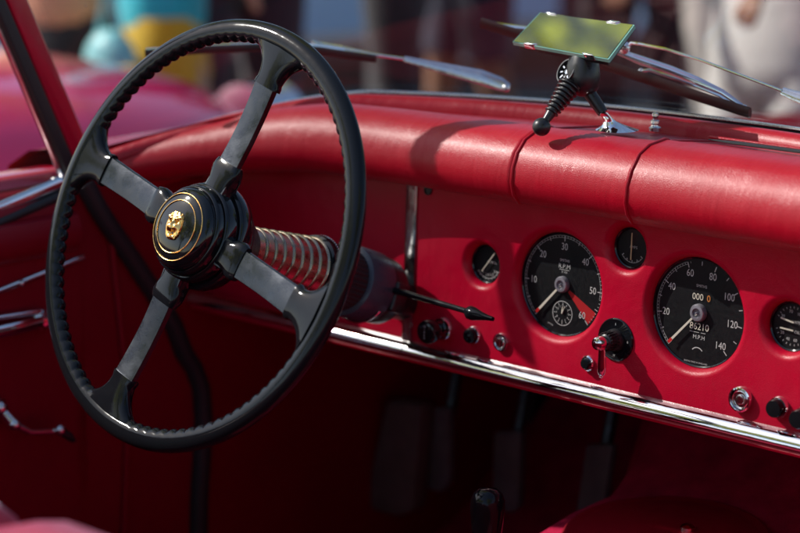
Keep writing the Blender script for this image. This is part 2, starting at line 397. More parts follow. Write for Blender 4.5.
# ---- windscreen
def gl(X, h): return V((X - .02*h*(X-CX)/.65, Yb(X)-.46*h, Zb(X)-.012+h))
xsg = [CX-.652+i*1.304/90 for i in range(91)]
s = MB(); HS = [i*.33/14 for i in range(15)]
a = [[gl(X, h) for h in HS] for X in xsg]
b = [[gl(X, h)+V((0, .0045, .0022)) for h in HS] for X in xsg]
s.grid(a); s.grid(b, flip=True)
ws = build(s, 'windscreen', GLASS, car, smooth=80)
s = MB(); s.tube([gl(X, .0085)+V((0, -.0035, 0)) for X in xsg], .0022, 8)
build(s, 'chrome_beading', STEEL, ws)
s = MB(); s.tube([gl(X, .002)+V((0, -.001, 0)) for X in xsg], .0062, 8)
build(s, 'rubber_seal', BLACKRUB, ws)
s = MB(); s.tube([gl(X, .335) for X in xsg], .011, 10)
build(s, 'header_rail', CHROME, ws)
def onglass(x, y, off=0.0):
    d = ray(x, y); lo, hi = .8, 4.5
    def f(t_):
        p = CAM+d*t_; h = max(-.2, p.z-.954)
        for _ in range(6):
            X = CX+(p.x-CX)/(1-.02*h/.65) if True else p.x; h = p.z-Zb(max(min(X, -.5), -1.96))+.012
        return p.y-(Yb(X)-.46*h)-off
    for _ in range(60):
        m_ = (lo+hi)/2
        if f(m_) > 0: hi = m_
        else: lo = m_
    return CAM+d*lo

# pillars
def pillar(sgn):
    bx = CX+sgn*.655
    B = V((bx, 1.513, .84)); D = V((0, -.45, 1)).normalized()
    def bar(o0, o1, tx, x_in, name, m, parent):
        q = MB(); c0 = B+V((0, (o0+o1)/2, 0)); 
        q.box(c0+D*.20+V((sgn*x_in, 0, 0)), V((tx, 0, 0)), V((0, (o1-o0)/2, 0)), D*.20, .003)
        return build(q, name, m, parent)
    p_ = bar(-.028, 0, .006, 0, 'windscreen_pillar', REDPAINT, car)
    bar(-.046, -.029, .006, -.001, 'rubber_strip', BLACKRUB, p_)
    bar(-.050, -.0465, .004, .003, 'edge_trim', CHROMEOLD, p_)
    q = MB(); q.box(B+V((sgn*.004, -.035, .012)), V((.017, 0, 0)), V((0, .034, 0)), V((0, -.006, .016)), .004)
    build(q, 'pillar_foot', CHROMEOLD, p_)
pillar(-1); pillar(1)

# ---- outer body
def hull(rows, name, m, parent, label=None, thick=.01):
    q = MB(); q.grid(rows); o = build(q, name, m, parent, smooth=60, label=label); return o
s = MB(); rows = []
# bonnet, scuttle and wings swept along Y from the windscreen forward
YS = [1.475, 1.5, 1.54, 1.6, 1.66, 1.72, 1.78, 1.82, 1.9, 2.05, 2.3, 2.6, 2.9, 3.1, 3.25, 3.32]
def cw(y):  # half width
    return .83 if y < 2.9 else .83-.30*((y-2.9)/.42)**2
for y in YS:
    r = []
    for i in range(41):
        a = -1+i/20; X = CX+a*cw(y)
        e = abs(a)
        base = .925-.20*max(0, y-1.85) + .12*max(0, y-1.85)*max(0, (e-.8)/.2) - (.35*((y-2.9)/.42)**3 if y > 2.9 else 0)
        z = base - .055*max(0, (e-.55)/.45)**1.2 - .0*(e) 
        if e > .93: z -= .10*((e-.93)/.07)**1.5
        if y > 1.9: z -= .05*math.exp(-((e-.55)/.12)**2)*min(1, (y-1.9)/.4)
        # screen base line: keep body below the glass seal
        yy = y
        if abs(X-CX) < .67 and y < 1.9:
            yy = max(y, Yb(X)+.012 + .02*(y-1.5)); z = min(z, Zb(X)-.016)
        r.append(V((X, yy, z)))
    for sg, lst in ((-1, r),):
        pass
    lo = [V((r[0].x-.008, y, z)) for z in (.35, .5, .65, .74)]; hi = [V((r[-1].x+.008, y, z)) for z in (.74, .65, .5, .35)]
    rows.append(lo+r+hi)
q = MB(); vsb = q.grid(rows); q.cap(vsb[-1])
bonnet = build(q, 'bonnet', REDPAINT, car, smooth=60)
# door and body side shells left and right
def side(sgn):
    rows = []
    for y in (-1.6, -1.3, -.9, -.3, .3, .9, 1.3, 1.47):
        dip = .875 if y > -.5 else .875+.05*((-y-.5)/1.1)
        wd = .83-(.25*((-y-1.0)/.6)**2 if y < -1.0 else 0)
        rows.append([V((CX+sgn*x, y, z)) for x, z in ((wd-.17, dip-.02), (wd-.165, dip-.004), (wd-.155, dip), (wd-.11, dip-.004), (wd-.05, dip-.025), (wd-.015, dip-.07), (wd+.005, dip-.15), (wd, .5), (wd-.02, .33), (wd-.06, .28))])
    q = MB(); q.grid(rows); return build(q, 'body_side', REDPAINT, car, smooth=60)
side(-1); side(1)
q = MB()
rows = [[V((CX+a*.66*(1-.15*t_), -.75-t_*1.1, .89+.03*cos(a*1.4)-.35*t_**2.2)) for a in [i/8-1 for i in range(17)]] for t_ in [j/8 for j in range(9)]]
q.grid(rows); build(q, 'rear_deck', REDPAINT, car)
# wheels of the car
def wheelset(parent, ys, xs_, r=.33, tw=.085, z=None, rimmat=CHROMEOLD):
    for y in ys:
        for x in xs_:
            z_ = z or r; sg = 1 if x > parent.location.x else -1
            q = MB(); q.lathe((x, y, z_), (sg, 0, 0), [(r*.62, -tw), (r*.93, -tw), (r, -tw*.7), (r, tw*.7), (r*.93, tw), (r*.62, tw)], 40, capped=False)
            w_ = build(q, 'wheel', BLACKRUB, parent)
            q = MB(); q.lathe((x, y, z_), (sg, 0, 0), [(r*.64, -tw*.8), (r*.64, tw*.9), (r*.56, tw*.6), (r*.5, tw*.3), (r*.2, tw*.5), (r*.14, tw*.9), (.001, tw)], 32, capped=False)
            build(q, 'rim', rimmat, w_)
wheelset(car, (2.55, -.75), (CX-.72, CX+.72))

# ---- door inner
XD = -1.868
q = MB()
q.grid([[V((XD, y, z)) for z in (.30, .45, .6, .72, .82, .845)] + [V((XD-.012, y, .86)), V((XD-.03, y, .864))] for y in (.35, .6, .9, 1.2, 1.35, 1.44, 1.458)])
q.grid([[V((XD, 1.458, z)), V((XD-.02, 1.461, z)), V((XD-.05, 1.461, z))] for z in (.30, .6, .845)])
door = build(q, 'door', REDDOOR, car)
q = MB()      # raised upper pad of the door casing
q.grid([[V((XD+w, y, z)) for w, z in ((0, .785), (.006, .788), (.012, .80), (.013, .815), (.008, .828), (0, .832))] for y in (.35, .8, 1.2, 1.4, 1.452)])
build(q, 'door_pad', REDDOOR, door)
q = MB(); p0, p1 = at(0, 209, 0, XD-.006), at(61, 183, 0, XD-.006); dr = (p0-p1)
q.tube([p1, p1+dr*.5, p0, p0+dr*3, p0+dr*10], .0082, 12, squash=(1, .55, (0, 0, 1)))
build(q, 'door_capping', CHROME, door)
q = MB(); off = V((.004, 0, -.0125)); q.tube([p1+off, p0+off, p0+dr*10+off], .0055, 10)
build(q, 'weather_seal', BLACKRUB, door)
q = MB(); a, b = at(84, 257, 0, XD+.002), at(0, 291, 0, XD+.002); d = b-a
q.tube([a, a+d*.1, b, b+d*8], [.0028, .0036, .0036, .0036], 10, squash=(1, .7, (0, 0, 1)))
build(q, 'chrome_strip', CHROME, door)
for x, y, r_ in ((22, 283, .0035), (62, 272, .002)):
    q = MB(); q.ball(at(x, y, 0, XD+.004), r_, 8); build(q, 'trim_screw', CHROMEOLD, door)
q = MB()    # release handle
c = at(46, 321, 0, XD+.012); q.lathe(c-V((.012, 0, 0)), (1, 0, 0), [(.012, 0), (.012, .006), (.008, .010), (.007, .016), (.001, .018)], 20)
q.tube([c, at(30, 325, 0, XD+.016), at(10, 330, 0, XD+.018), at(-20, 336, 0, XD+.018), at(-60, 340, 0, XD+.016)], [.006, .0075, .0075, .007, .005], 12, squash=(1, .55, (0, 0, 1)))
q.tube([at(40, 312, 0, XD+.006), at(0, 318, 0, XD+.006), at(-60, 326, 0, XD+.006)], .004, 10)
build(q, 'door_handle', CHROME, door)
q = MB()    # window winder
P1, P2, P3, P4, P5 = at(0, 408, 0, XD+.014), at(13, 424, 0, XD+.024), at(30, 432, 0, XD+.026), at(54, 431, 0, XD+.028), at(60, 430, 0, XD+.032)
q.ball(P1, .009, 10); q.tube([at(-12, 402, 0, XD), P1], .011, 14)
q.tube([P1, P2], [.006, .0085], 12); q.ball(P2, .0085, 10, (1.2, 1, .9)); q.tube([P2, P3, P4], [.005, .0035, .0035], 12)
q.ball(P5, .007, 10)
wd = build(q, 'window_winder', CHROMEOLD, door)
q = MB(); q.tube([at(62, 432, 0, XD+.034), at(69, 436, 0, XD+.036), at(74, 441, 0, XD+.037)], [.0045, .005, .003], 10); build(q, 'winder_knob', BLACKMATT, door)
# door seal curve
q = MB(); seal = [(84, 182), (95, 203), (104.6, 219), (117, 237), (130, 256), (153, 291), (174, 326), (184, 353), (194, 368), (201, 388), (203.5, 420), (202, 454), (199, 500), (198, 560), (198, 640)]
q.tube([at(x, y, 0, XD+.004) for x, y in seal], .0115, 12)
build(q, 'door_seal', BLACKRUB, car)
# kick panel
q = MB(); q.grid([[V((XD-.002, y, z*k)) for z in (.2, .5, .75, .90)] for y, k in ((1.459, .96), (1.7, .93), (2.0, .85), (2.5, .78))])
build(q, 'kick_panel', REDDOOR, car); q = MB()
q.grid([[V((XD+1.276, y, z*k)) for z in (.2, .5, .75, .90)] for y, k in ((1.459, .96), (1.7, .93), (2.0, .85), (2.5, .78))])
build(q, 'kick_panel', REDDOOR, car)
q = MB(); q.tube([V((XD+.001, 1.50, .82)), V((XD+.001, 1.52, .6)), V((XD+.001, 1.50, .35))], .004, 8); q.grid([[V((XD+.004, y, z)) for z in (.32, .40)] for y in (1.50, 1.60)])
build(q, 'kick_panel_piping', REDDOOR, car)
# right door inner + floor + bulkhead
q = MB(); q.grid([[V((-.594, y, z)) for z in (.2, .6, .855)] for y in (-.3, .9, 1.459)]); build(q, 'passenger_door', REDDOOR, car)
q = MB()
q.grid([[V((x, y, z)) for x in (-1.88, -1.6, -1.2, -.8, -.58)] for y, z in ((-.6, .25), (.5, .25), (1.5, .25), (2.02, .27), (2.10, .30), (2.40, .50), (2.46, .60), (2.46, .72))])
build(q, 'floor', CARPET, car)
# gearbox tunnel
q = MB(); rows = []
for i in range(31):
    y = .2+i/30*2.25
    g_ = max(0, min(1, (y-1.80)/.25)); tz = .40+.143*max(0, min(1, (y-1.15)/.5))**1.2 + .24*g_**1.5; hw = .105+.03*max(0, min(1, (y-1.3)/.5))+.10*g_
    r = []
    for j in range(25):
        a = -1+j/12; e = abs(a); sg = 1 if a > 0 else -1
        if e < .55: x = sg*hw*e/.55; z = tz-.012*(e/.55)**3
        else:
            t_ = (e-.55)/.45; x = sg*(hw+.09*t_**.9+.0*t_); z = tz-.012-(tz-.24)*(1-(1-t_)**1.6)
        r.append(V((CX+x, y, z)))
    rows.append(r)
q.grid(rows); tun = build(q, 'gearbox_tunnel', CARPET, car)
q = MB(); cc = V((-1.215, 1.690, 0)); cc.z = .547
ax = V((0, -.04, 1)).normalized()
q.lathe(cc, ax, [(.112, -.012), (.108, -.003), (.104, .001), (.099, .002), (.095, .0005), (.090, .0015), (.06, .0055), (.001, .008)], 64)
build(q, 'tunnel_cover', REDDOOR, tun)
q = MB(); c = at(688, 529, 2, .5545); q.lathe(c, ax, [(.008, 0), (.008, .003), (.005, .0055), (.001, .006)], 20); build(q, 'cover_screw', CHROME, tun)
# gear lever
gt = at(488, 492, 0, -1.275)
q = MB(); gb = V((-1.262, 1.455, .42)); dv = (gb-gt).normalized()
q.tube([gt+dv*.05, gt+dv*.1, gb], .006, 12); lev = build(q, 'gear_lever', CHROMEOLD, car)
q = MB(); q.lathe(gt, dv, [(.001, -.004), (.009, -.003), (.0140, .001), (.0168, .008), (.0170, .018), (.0150, .036), (.0125, .060), (.0105, .075)], 28); build(q, 'gear_knob', BLACKGLOSS, lev)
# pedals
def pedal(pts, name, m, th=.014, Y=2.0, lean=.28):
    P = [at(x, y, 1, Y+(470-y)*.0000) for x, y in pts]; q = MB(); q.poly(P, (0, th, 0))
    bmesh.ops.bevel(q.bm, geom=q.bm.edges[:], offset=.004, segments=2, profile=.5, affect='EDGES')
    o = build(q, name, m, car); c = sum(P, V())/len(P); q = MB(); topc = max(P, key=lambda p: p.z).z
    q.tube([c+V((0, th*.7, 0)), V((c.x, Y+.05, topc+.08)), V((c.x, Y+.18, topc+.25))], .008, 8); build(q, 'pedal_arm', BLACKMATT, o); return o
pedal([(423, 408), (449, 408), (449, 480), (445, 490), (438, 493), (430, 491), (424, 484)], 'brake_pedal', DARKPEDAL, Y=1.96)
pedal([(493, 432), (520, 432), (518, 508), (512, 513), (496, 512), (491, 504)], 'clutch_pedal', DARKPEDAL, Y=1.96)
pedal([(585, 445), (612, 445), (600, 535), (592, 560), (568, 560)], 'accelerator_pedal', DARKPEDAL, Y=1.93)
q = MB(); q.poly([at(385, 400, 1, 1.93), at(421, 405, 1, 1.93), at(413, 512, 1, 1.93), at(396, 518, 1, 1.93), at(361, 508, 1, 1.93)], (0, .03, 0))
bmesh.ops.bevel(q.bm, geom=q.bm.edges[:], offset=.008, segments=2, profile=.5, affect='EDGES'); build(q, 'foot_rest', mat('worn_brown_rubber', (.15, .11, .10), .6, var=.4, vscale=30, bump=.5), car)
q = MB(); c = at(288, 503, 1, 1.98); q.box(c, (.022, 0, 0), (0, .02, 0), (0, 0, .016), .004); q.lathe(c+V((0, -.02, 0)), (0, -1, .3), [(.010, 0), (.010, .008), (.001, .010)], 16)
build(q, 'dip_switch', DARKPEDAL, car)
# seat
def cushion(c, hx, hy, hz, name, m, parent, bev=.05, tilt=0):
    q = MB(); q.box(c, (hx, 0, 0), (0, hy, hy*tilt), (0, -hz*tilt, hz), bev); return build(q, name, m, parent, smooth=70)
for sx in (-1.51, -.93):
    st = cushion((sx, .845, .565), .300, .10, .223, 'seat_backrest', SHEENLEATHER, car, .07, .12)
    cushion((sx, 1.10, .36), .26, .26, .07, 'seat_cushion', SHEENLEATHER, st, .045)

# ---- steering wheel
WC = V((-1.531, 1.338, .872)); WT = radians(21.9)
WN = V((0, -cos(WT), sin(WT))); WU = V((0, sin(WT), cos(WT))); AX = -WN
def wp(r, ang, h=0):   # ang clockwise from up, h towards driver
    return WC + V((1, 0, 0))*r*sin(ang) + WU*r*cos(ang) + WN*h
q = MB(); NB = 100; R0, TR = .2046, .0114; NT = NB*8; NS = 22; SPK = [radians(16+90*k) for k in range(4)]
rows = []
for i in range(NT):
    a = 2*pi*i/NT
    ds = min(abs((a-k+pi) % (2*pi)-pi) for k in SPK); fade = max(0, min(1, (ds-.17)/.06))
    bump_ = abs(sin(NB*a/2))**.8
    r = []
    for j in range(NS):
        ph = 2*pi*j/NS     # 0 = outward, pi/2 = towards driver
        inner = max(0, -cos(ph-.45))**1.2
        rr = TR*(1+.02*cos(2*ph)) * (1 - fade*inner*(.30*(1-bump_)) + fade*inner*.03)
        r.append(wp(R0+rr*cos(ph), a, rr*sin(ph)*.74))
    rows.append(r)
q.grid(rows, closed_u=True, closed_v=True)
sw = build(q, 'steering_wheel', BLACKGLOSS, car, smooth=60)
for k, A in enumerate(SPK):
    rd = lambda r, t_, h=0: wp(1, A)*0 + WC + (V((1, 0, 0))*sin(A)+WU*cos(A))*r + (V((1, 0, 0))*cos(A)-WU*sin(A))*t_ + WN*h
    q = MB(); rows = []
    for i in range(15):
        r = .045+i/14*.125; w = .0152-.0010*sin(i/14*pi); hz = .003-.010*(i/14)*0 - .004*sin(i/14*pi)
        rows.append([rd(r, x*w, hz+z) for x, z in ((-1, -.003), (-1, .0), (-.93, .0022), (-.6, .0028), (0, .003), (.6, .0028), (.93, .0022), (1, 0), (1, -.003), (0, -.004))])
    vs = q.grid(rows, closed_v=True); q.cap(vs[0]); q.cap(vs[-1], True)
    build(q, 'spoke', SPOKE, sw, smooth=35)
    q = MB(); rows = []     # moulded joint flaring into the rim
    for i in range(13):
        t_ = i/12; r = .158+t_*(.040); w = .0158+.028*t_**2.8 + .002*(t_ < .12); th = .0066+.0022*t_
        row = []
        for j in range(20):
            ph = 2*pi*j/20; x = (abs(cos(ph))**.55)*(1 if cos(ph) > 0 else -1); z = (abs(sin(ph))**.8)*(1 if sin(ph) > 0 else -1)
            rc = r if i < 12 else r
            xx = x*w; rr_ = sqrt(max(1e-9, rc*rc)) - (xx*xx)/(2*R0)*t_*1.0
            row.append(rd(rr_, xx, z*th))
        rows.append(row)
    vs = q.grid(rows, closed_v=True); q.cap(vs[0]); q.cap(vs[-1], True)
    build(q, 'rim_joint', BLACKGLOSS, sw, smooth=50)
    q = MB(); rows = []
    for i in range(11):
        t_ = i/10; r = .036+t_*.040; w = .0178+.0018*cos(t_*8); th = .0075*(1-t_)**.6+.0050
        rows.append([rd(r, (abs(cos(2*pi*j/20))**.5)*(1 if cos(2*pi*j/20) > 0 else -1)*w, -.005*(1-t_)-.001+(abs(sin(2*pi*j/20))**.7)*(1 if sin(2*pi*j/20) > 0 else -1)*th) for j in range(20)])
    vs = q.grid(rows, closed_v=True); q.cap(vs[0]); q.cap(vs[-1], True)
    build(q, 'spoke_boot', BLACKGLOSS, sw, smooth=50)
q = MB()
q.lathe(WC, WN, [(.02, -.032), (.046, -.032), (.052, -.026), (.0545, -.018), (.0545, -.010), (.0525, -.008), (.0515, -.0075), (.0505, -.009), (.0495, -.009), (.0495, -.004), (.0490, .004), (.0475, .0065),
                 (.0462, .007), (.0458, .0055), (.0450, .0055), (.0448, .012), (.0435, .0150), (.0420, .0155), (.0413, .0145), (.0408, .016), (.0395, .0205), (.036, .0238), (.030, .0262), (.02, .0285), (.01, .0295), (.001, .0298)], 96, capped=False)
build(q, 'horn_boss', BLACKHUB, sw, smooth=50)
q = MB()
for R_ in (.0335, .0262):
    hh = .0252 if R_ > .03 else .0272
    for k in range(1):
        rows = [[wp(R_+.00055*cos(2*pi*j/8), 2*pi*i/96, hh+.0003+.00055*sin(2*pi*j/8)) for j in range(8)] for i in range(96)]
        q.grid(rows, closed_u=True, closed_v=True)
build(q, 'gold_ring', GOLD, sw)
q = MB()     # snarling cat-head relief
def face_h(x, y):     # x,y in -1..1
    h = .95*(1-(x*x*.7+y*y*.6))**.6 if x*x*.7+y*y*.6 < 1 else 0
    g2 = lambda a, b, sx, sy: math.exp(-((x-a)/sx)**2-((y-b)/sy)**2)
    h += .45*g2(0, .02, .16, .30) + .30*(g2(-.38, .52, .25, .12)+g2(.38, .52, .25, .12)) - .55*(g2(-.36, .30, .17, .09)+g2(.36, .30, .17, .09))
    h += .35*(g2(-.42, -.08, .22, .2)+g2(.42, -.08, .22, .2)) - .75*g2(0, -.46, .30, .17) + .35*g2(0, -.80, .26, .12) + .25*(g2(-.16, -.42, .05, .08)+g2(.16, -.42, .05, .08))
    h += .35*(g2(-.72, .66, .16, .16)+g2(.72, .66, .16, .16)) + .22*g2(0, -.22, .2, .07)
    return h + .10*sin(x*19+y*7)*max(0, (x*x+y*y)-.35)
def halfw(y): return .72*(1-.0*y) if y > .5 else .78*sqrt(max(.0, 1-((.15-y)/1.2)**2)) if y < .15 else .78
rows = []
for i in range(41):
    y = -1+i/20
    w = max(.12, halfw(y)*(1 if y < .75 else 1-.9*(y-.75)))
    row = [wp(0, 0)]*0
    for j in range(33):
        x = (-1+j/16)*w; hh = max(0, face_h(x/ .8, y))*.0052 if 0 < j < 32 and 0 < i < 40 else 0
        yy = y*.0142+.0007*(cos(x*6) if y > .8 else 0); xx = x*.0140
        row.append(WC+V((1, 0, 0))*xx+WU*yy+WN*(.0280+hh))
    rows.append(row)
q.grid(rows); build(q, 'cat_head_badge', GOLD, sw, smooth=30)

# ---- steering column
def sp(s_, r): return (r, s_)
q = MB()
q.lathe(WC, AX, [(.046, .030), (.044, .036), (.036, .040), (.030, .052), (.026, .062), (.022, .068), (.001, .068)], 40, capped=False)
prof = [(.021, .066)]
build(q, 'column_shroud', BLACKMATT, sw)
q = MB(); prof = []
n = 8
for i in range(n):
    s0 = .068+i*.0118; R_ = .0215+.0013*i
    prof += [(R_, s0), (R_+.0007, s0+.0078), (R_+.0020, s0+.0084), (R_+.0026, s0+.0094), (R_+.0020, s0+.0104), (R_+.0010, s0+.0116)]
q.lathe(WC, AX, prof, 48)
col = build(q, 'steering_column', COIL, car, smooth=45)
q = MB(); rows = []   # straight keyway rib
q.tube([WC+AX*s_+(V((1, 0, 0))*.45-WU*.89)*(.0215+.0011*(s_-.068)/.0118+.002) for s_ in (.068, .12, .162)], .0013, 6)
build(q, 'keyway_rib', CHROME, col)
q = MB(); q.lathe(WC, AX, [(.020, .161), (.031, .163), (.0355, .165), (.0365, .169), (.0365, .176), (.034, .180), (.02, .182)], 60, capped=False)
rows = []
q2 = MB()
for i in range(72):
    a = 2*pi*i/72; d = V((1, 0, 0))*cos(a)+WU*sin(a); q2.ball(WC+AX*.1725+d*.0366, .0010, 4)
build(q, 'lock_collar', BLACKHUB, col); build(q2, 'collar_knurling', CHROMEOLD, col)
q = MB(); rows = []
for s_ in (.180, .184, .200, .217, .223):
    rows.append([WC+AX*s_+(V((1, 0, 0))*cos(2*pi*i/144)+WU*sin(2*pi*i/144))*(.0325+(.0009 if (i//2) % 2 else -.0009)*(0 if s_ in (.180, .223) else 1)) for i in range(144)])
q.grid(rows, closed_v=True); build(q, 'rubber_gaiter', BLACKRUB, col, smooth=30)
q = MB(); q.lathe(WC, AX, [(.02, .221), (.034, .222), (.0375, .224), (.0388, .230), (.0388, .258), (.0380, .260)], 64)
build(q, 'column_housing', mat('grey_blue_enamel', (.05, .062, .085), .33, spec=.4, rvar=.08, vscale=50), col)
q = MB(); q.lathe(WC, AX, [(.0360, .259), (.0368, .261), (.0368, .266), (.0360, .280), (.0320, .288), (.0250, .292), (.0240, .325), (.02, .33)], 64)
q.box(WC+AX*.270+V((.033, 0, 0))-WU*.004, V((.007, 0, 0)), AX*.010, WU*.016, .003)
build(q, 'switch_housing', BLACKMATT, col)
q = MB(); rows = []
for i in range(40):
    a = radians(-175+i*3.6)
    rows.append(WC+AX*.250+(V((1, 0, 0))*cos(a)+WU*sin(a))*.0400)
q.tube(rows, .0013, 8); build(q, 'housing_beading', CHROME, col)
# indicator lever
P0 = at(378, 286, 1, 1.580); P1 = at(425, 299, 1, 1.575); P2 = at(466, 311, 1, 1.565); P3 = at(474, 314, 1, 1.563); P4 = at(481, 316, 1, 1.562); P5 = at(493, 319, 1, 1.560)
q = MB(); q.tube([P0, P1, P2], [.0038, .0034, .0030], 10)
ind = build(q, 'indicator_lever', BLACKGLOSS, col)
q = MB(); q.tube([P2, P2.lerp(P3, .5), P3, P4, P4.lerp(P5, .5), P5], [.0034, .0072, .0068, .0045, .003, .0022], 14); build(q, 'lever_tip', BLACKGLOSS, col)

# ---- gauges
def gauge(key, name, depth=.011, label=None):
    u, v, r = HOLES[key]
    f = lambda a, b, w=0: pp(u+a, v+b, -depth+w)
    q = MB(); c = pp(u, v, 0)
    q.lathe(c, PN, [(r+.0015, -LIP*1.3-.002), (r+.0005, -LIP*1.3+.002), (r-.0005, -LIP*1.3+.0015), (r-.0018, -depth-.001), (r-.0018, -depth), (.0005, -depth)], 72, capped=False)
    o = build(q, name, DIAL, car, smooth=30, label=label)
    q = MB(); gr = LIP*1.3+.0008; q.lathe(c, PN, [(r+.0005, -gr+.0022), (r-.0005, -gr+.003), (r-.0017, -gr+.0022), (r-.002, -gr)], 72, capped=False)
    build(q, 'bezel', BLACKHUB, o)
    q = MB(); q.lathe(c, PN, [(r-.001, -depth+.0045), (.0004, -depth+.0046)], 48, capped=False); build(q, 'glass', DGLASS, o)
    return o, f, r
def put(q, f, body, size, a, b, w=.0003, sx=1.0, rot=0):
    me = text_me(body, size)
    q.mesh(me, lambda c: f(a+(c.x*cos(rot)-c.y*sin(rot))*sx, b+c.x*sin(rot)+c.y*cos(rot), w))
def arcstrip(q, f, r0, r1, a0, a1, w=.0003, n=40):
    q.grid([[f(sin(a0+(a1-a0)*i/n)*r0, cos(a0+(a1-a0)*i/n)*r0, w), f(sin(a0+(a1-a0)*i/n)*r1, cos(a0+(a1-a0)*i/n)*r1, w)] for i in range(n+1)])
def tick(q, f, a, r0, r1, wd, w=.0003, c=(0, 0)):
    d = (sin(a), cos(a)); p = (cos(a), -sin(a))
    q.poly([f(c[0]+d[0]*r+p[0]*k*wd/2, c[1]+d[1]*r+p[1]*k*wd/2, w) for r, k in ((r0, -1), (r1, -1), (r1, 1), (r0, 1))])
def needle(f, a, L_, w0, w1, name, m, parent, h=.002, tail=0, c=(0, 0)):
    q = MB(); d = (sin(a), cos(a)); p = (cos(a), -sin(a))
    q.poly([f(c[0]+d[0]*r+p[0]*k/2, c[1]+d[1]*r+p[1]*k/2, h) for r, k in ((-tail, -w0), (L_, -w1), (L_, w1), (-tail, w0))], V(PN)*.0006)
    return build(q, name, m, parent, smooth=0)
def hubcap(f, r, parent, c=(0, 0), h=.003):
    q = MB(); q.lathe(f(c[0], c[1], 0), PN, [(r, 0), (r, h*.6), (r*.85, h), (r*.55, h*1.05), (r*.5, h*.6), (r*.15, h*.6), (r*.1, h*1.2), (.0001, h*1.25)], 32); build(q, 'needle_hub', HUBM, parent)
D2 = radians
HUBM = mat('grey_enamel_hub', (.30, .29, .33), .3, metal=.5)
# tachometer
o, f, r = gauge('tach', 'tachometer', label='tachometer marked 10 to 60 with small clock and red wedge')
q = MB(); A0 = D2(-137)
for i in range(61):
    a = D2(-137+i*274/60)
    if i % 10 == 0: tick(q, f, a, .0445, .0500, .0009)
    elif i % 5 == 0: tick(q, f, a, .0460, .0500, .0007)
    else: tick(q, f, a, .0482, .0500, .0004)
arcstrip(q, f, .0478, .0481, D2(-137), D2(100), n=80); arcstrip(q, f, .0499, .0502, D2(-137), D2(100), n=80)
for i in range(1, 7):
    a = D2(-137+i*274/6); put(q, f, str(i*10), .0102, sin(a)*.0385, cos(a)*.0385, sx=.85)
put(q, f, 'SMITHS', .0038, .001, .0245); put(q, f, 'R.P.M', .0068, .001, .0185); put(q, f, 'X 100', .003, .001, .0125)
tick(q, f, D2(90), -.0055, .0075, .0005, c=(0, .0150)) 
# clock
cc_ = (.001, -.0300); CR = .0125
for i in range(12):
    a = D2(i*30); tick(q, f, a, .0088, .0110, .0006, c=cc_)
    put(q, f, str(12 if i == 0 else i), .0030, cc_[0]+sin(a)*.0077, cc_[1]+cos(a)*.0077)
q.grid([[f(cc_[0]+sin(2*pi*i/48)*R_, cc_[1]+cos(2*pi*i/48)*R_, .0003) for R_ in (.0122, .0129)] for i in range(49)])
put(q, f, 'SMITHS', .0022, -.014, -.0435, rot=-.3)
build(q, 'dial_markings', WHITE, o, smooth=0)
q = MB(); q.grid([[f(sin(D2(118+i*1.7))*R_, cos(D2(118+i*1.7))*R_, .0002) for R_ in (.010, .0495)] for i in range(11)][:1] + [[f(sin(D2(117+i*1.9))*R_, cos(D2(117+i*1.9))*R_, .0002) for R_ in (.010, .0495)] for i in range(1, 11)])
build(q, 'red_sector', REDP, o, smooth=0)
needle(f, D2(-137), .0405, .0020, .0026, 'needle', CREAM, o, h=.0026); 
q = MB(); a = D2(-137); tick(q, f, a, .040, .0455, .0032, w=.0036); build(q, 'needle_tip', REDTIP, o, smooth=0)
needle(f, D2(25), .0085, .0010, .0004, 'clock_hand', CREAM, o, h=.0012, c=cc_); needle(f, D2(3), .0070, .0015, .0006, 'clock_hand', CREAM, o, h=.0009, c=cc_)
hubcap(f, .0085, o, h=.005)
# speedometer
o, f, r = gauge('speed', 'speedometer', label='speedometer marked 20 to 140 miles per hour')
q = MB()
for i in range(71):
    a = D2(-137+i*274/70); 
    if i % 10 == 0: tick(q, f, a, .0445, .0500, .0009)
    elif i % 5 == 0: tick(q, f, a, .0460, .0500, .0007)
    elif i < 32: tick(q, f, a, .0482, .0500, .0004)
arcstrip(q, f, .0478, .0481, D2(-137), D2(-20), n=50); arcstrip(q, f, .0499, .0502, D2(-137), D2(-20), n=50)
for i in range(1, 8):
    a = D2(-137+i*274/7); put(q, f, str(i*20), .0102, sin(a)*(.0385 if i > 4 else .0395), cos(a)*.039, sx=.85)
put(q, f, 'SMITHS', .0038, .001, .0258); put(q, f, 'M.P.H', .0058, .001, -.0245)
tick(q, f, D2(90), -.010, .001, .0005, c=(0, -.0196)); tick(q, f, D2(90), .003, .0085, .0005, c=(0, -.0196))
arcstrip(q, f, .0062, .0072, D2(-52), D2(52), n=12) if False else q.grid([[f(sin(D2(-52+i*10.4))*R_, -.0418+cos(D2(-52+i*10.4))*R_, .0003) for R_ in (.0068, .0078)] for i in range(11)])
put(q, f, 'SMITHS MADE IN ENGLAND', .0022, -.001, -.0495)
build(q, 'dial_markings', WHITE, o, smooth=0)
q = MB(); put(q, f, '000', .0092, -.0024, .0150, .0009, sx=.95); build(q, 'trip_counter', CREAM, o, smooth=0)
q = MB(); put(q, f, '0', .0092, .0102, .0150, .0009, sx=.95); build(q, 'trip_tenths', ORANGEP, o, smooth=0)
q = MB(); put(q, f, '86210', .0096, .0012, -.0140, .0009, sx=.95); build(q, 'odometer', CREAM, o, smooth=0)
needle(f, D2(-137), .0415, .0018, .0024, 'needle', CREAM, o, h=.0034)
q = MB(); tick(q, f, D2(-137), .041, .0465, .0032, w=.0044); build(q, 'needle_tip', REDTIP, o, smooth=0)
hubcap(f, .0088, o, h=.0055)
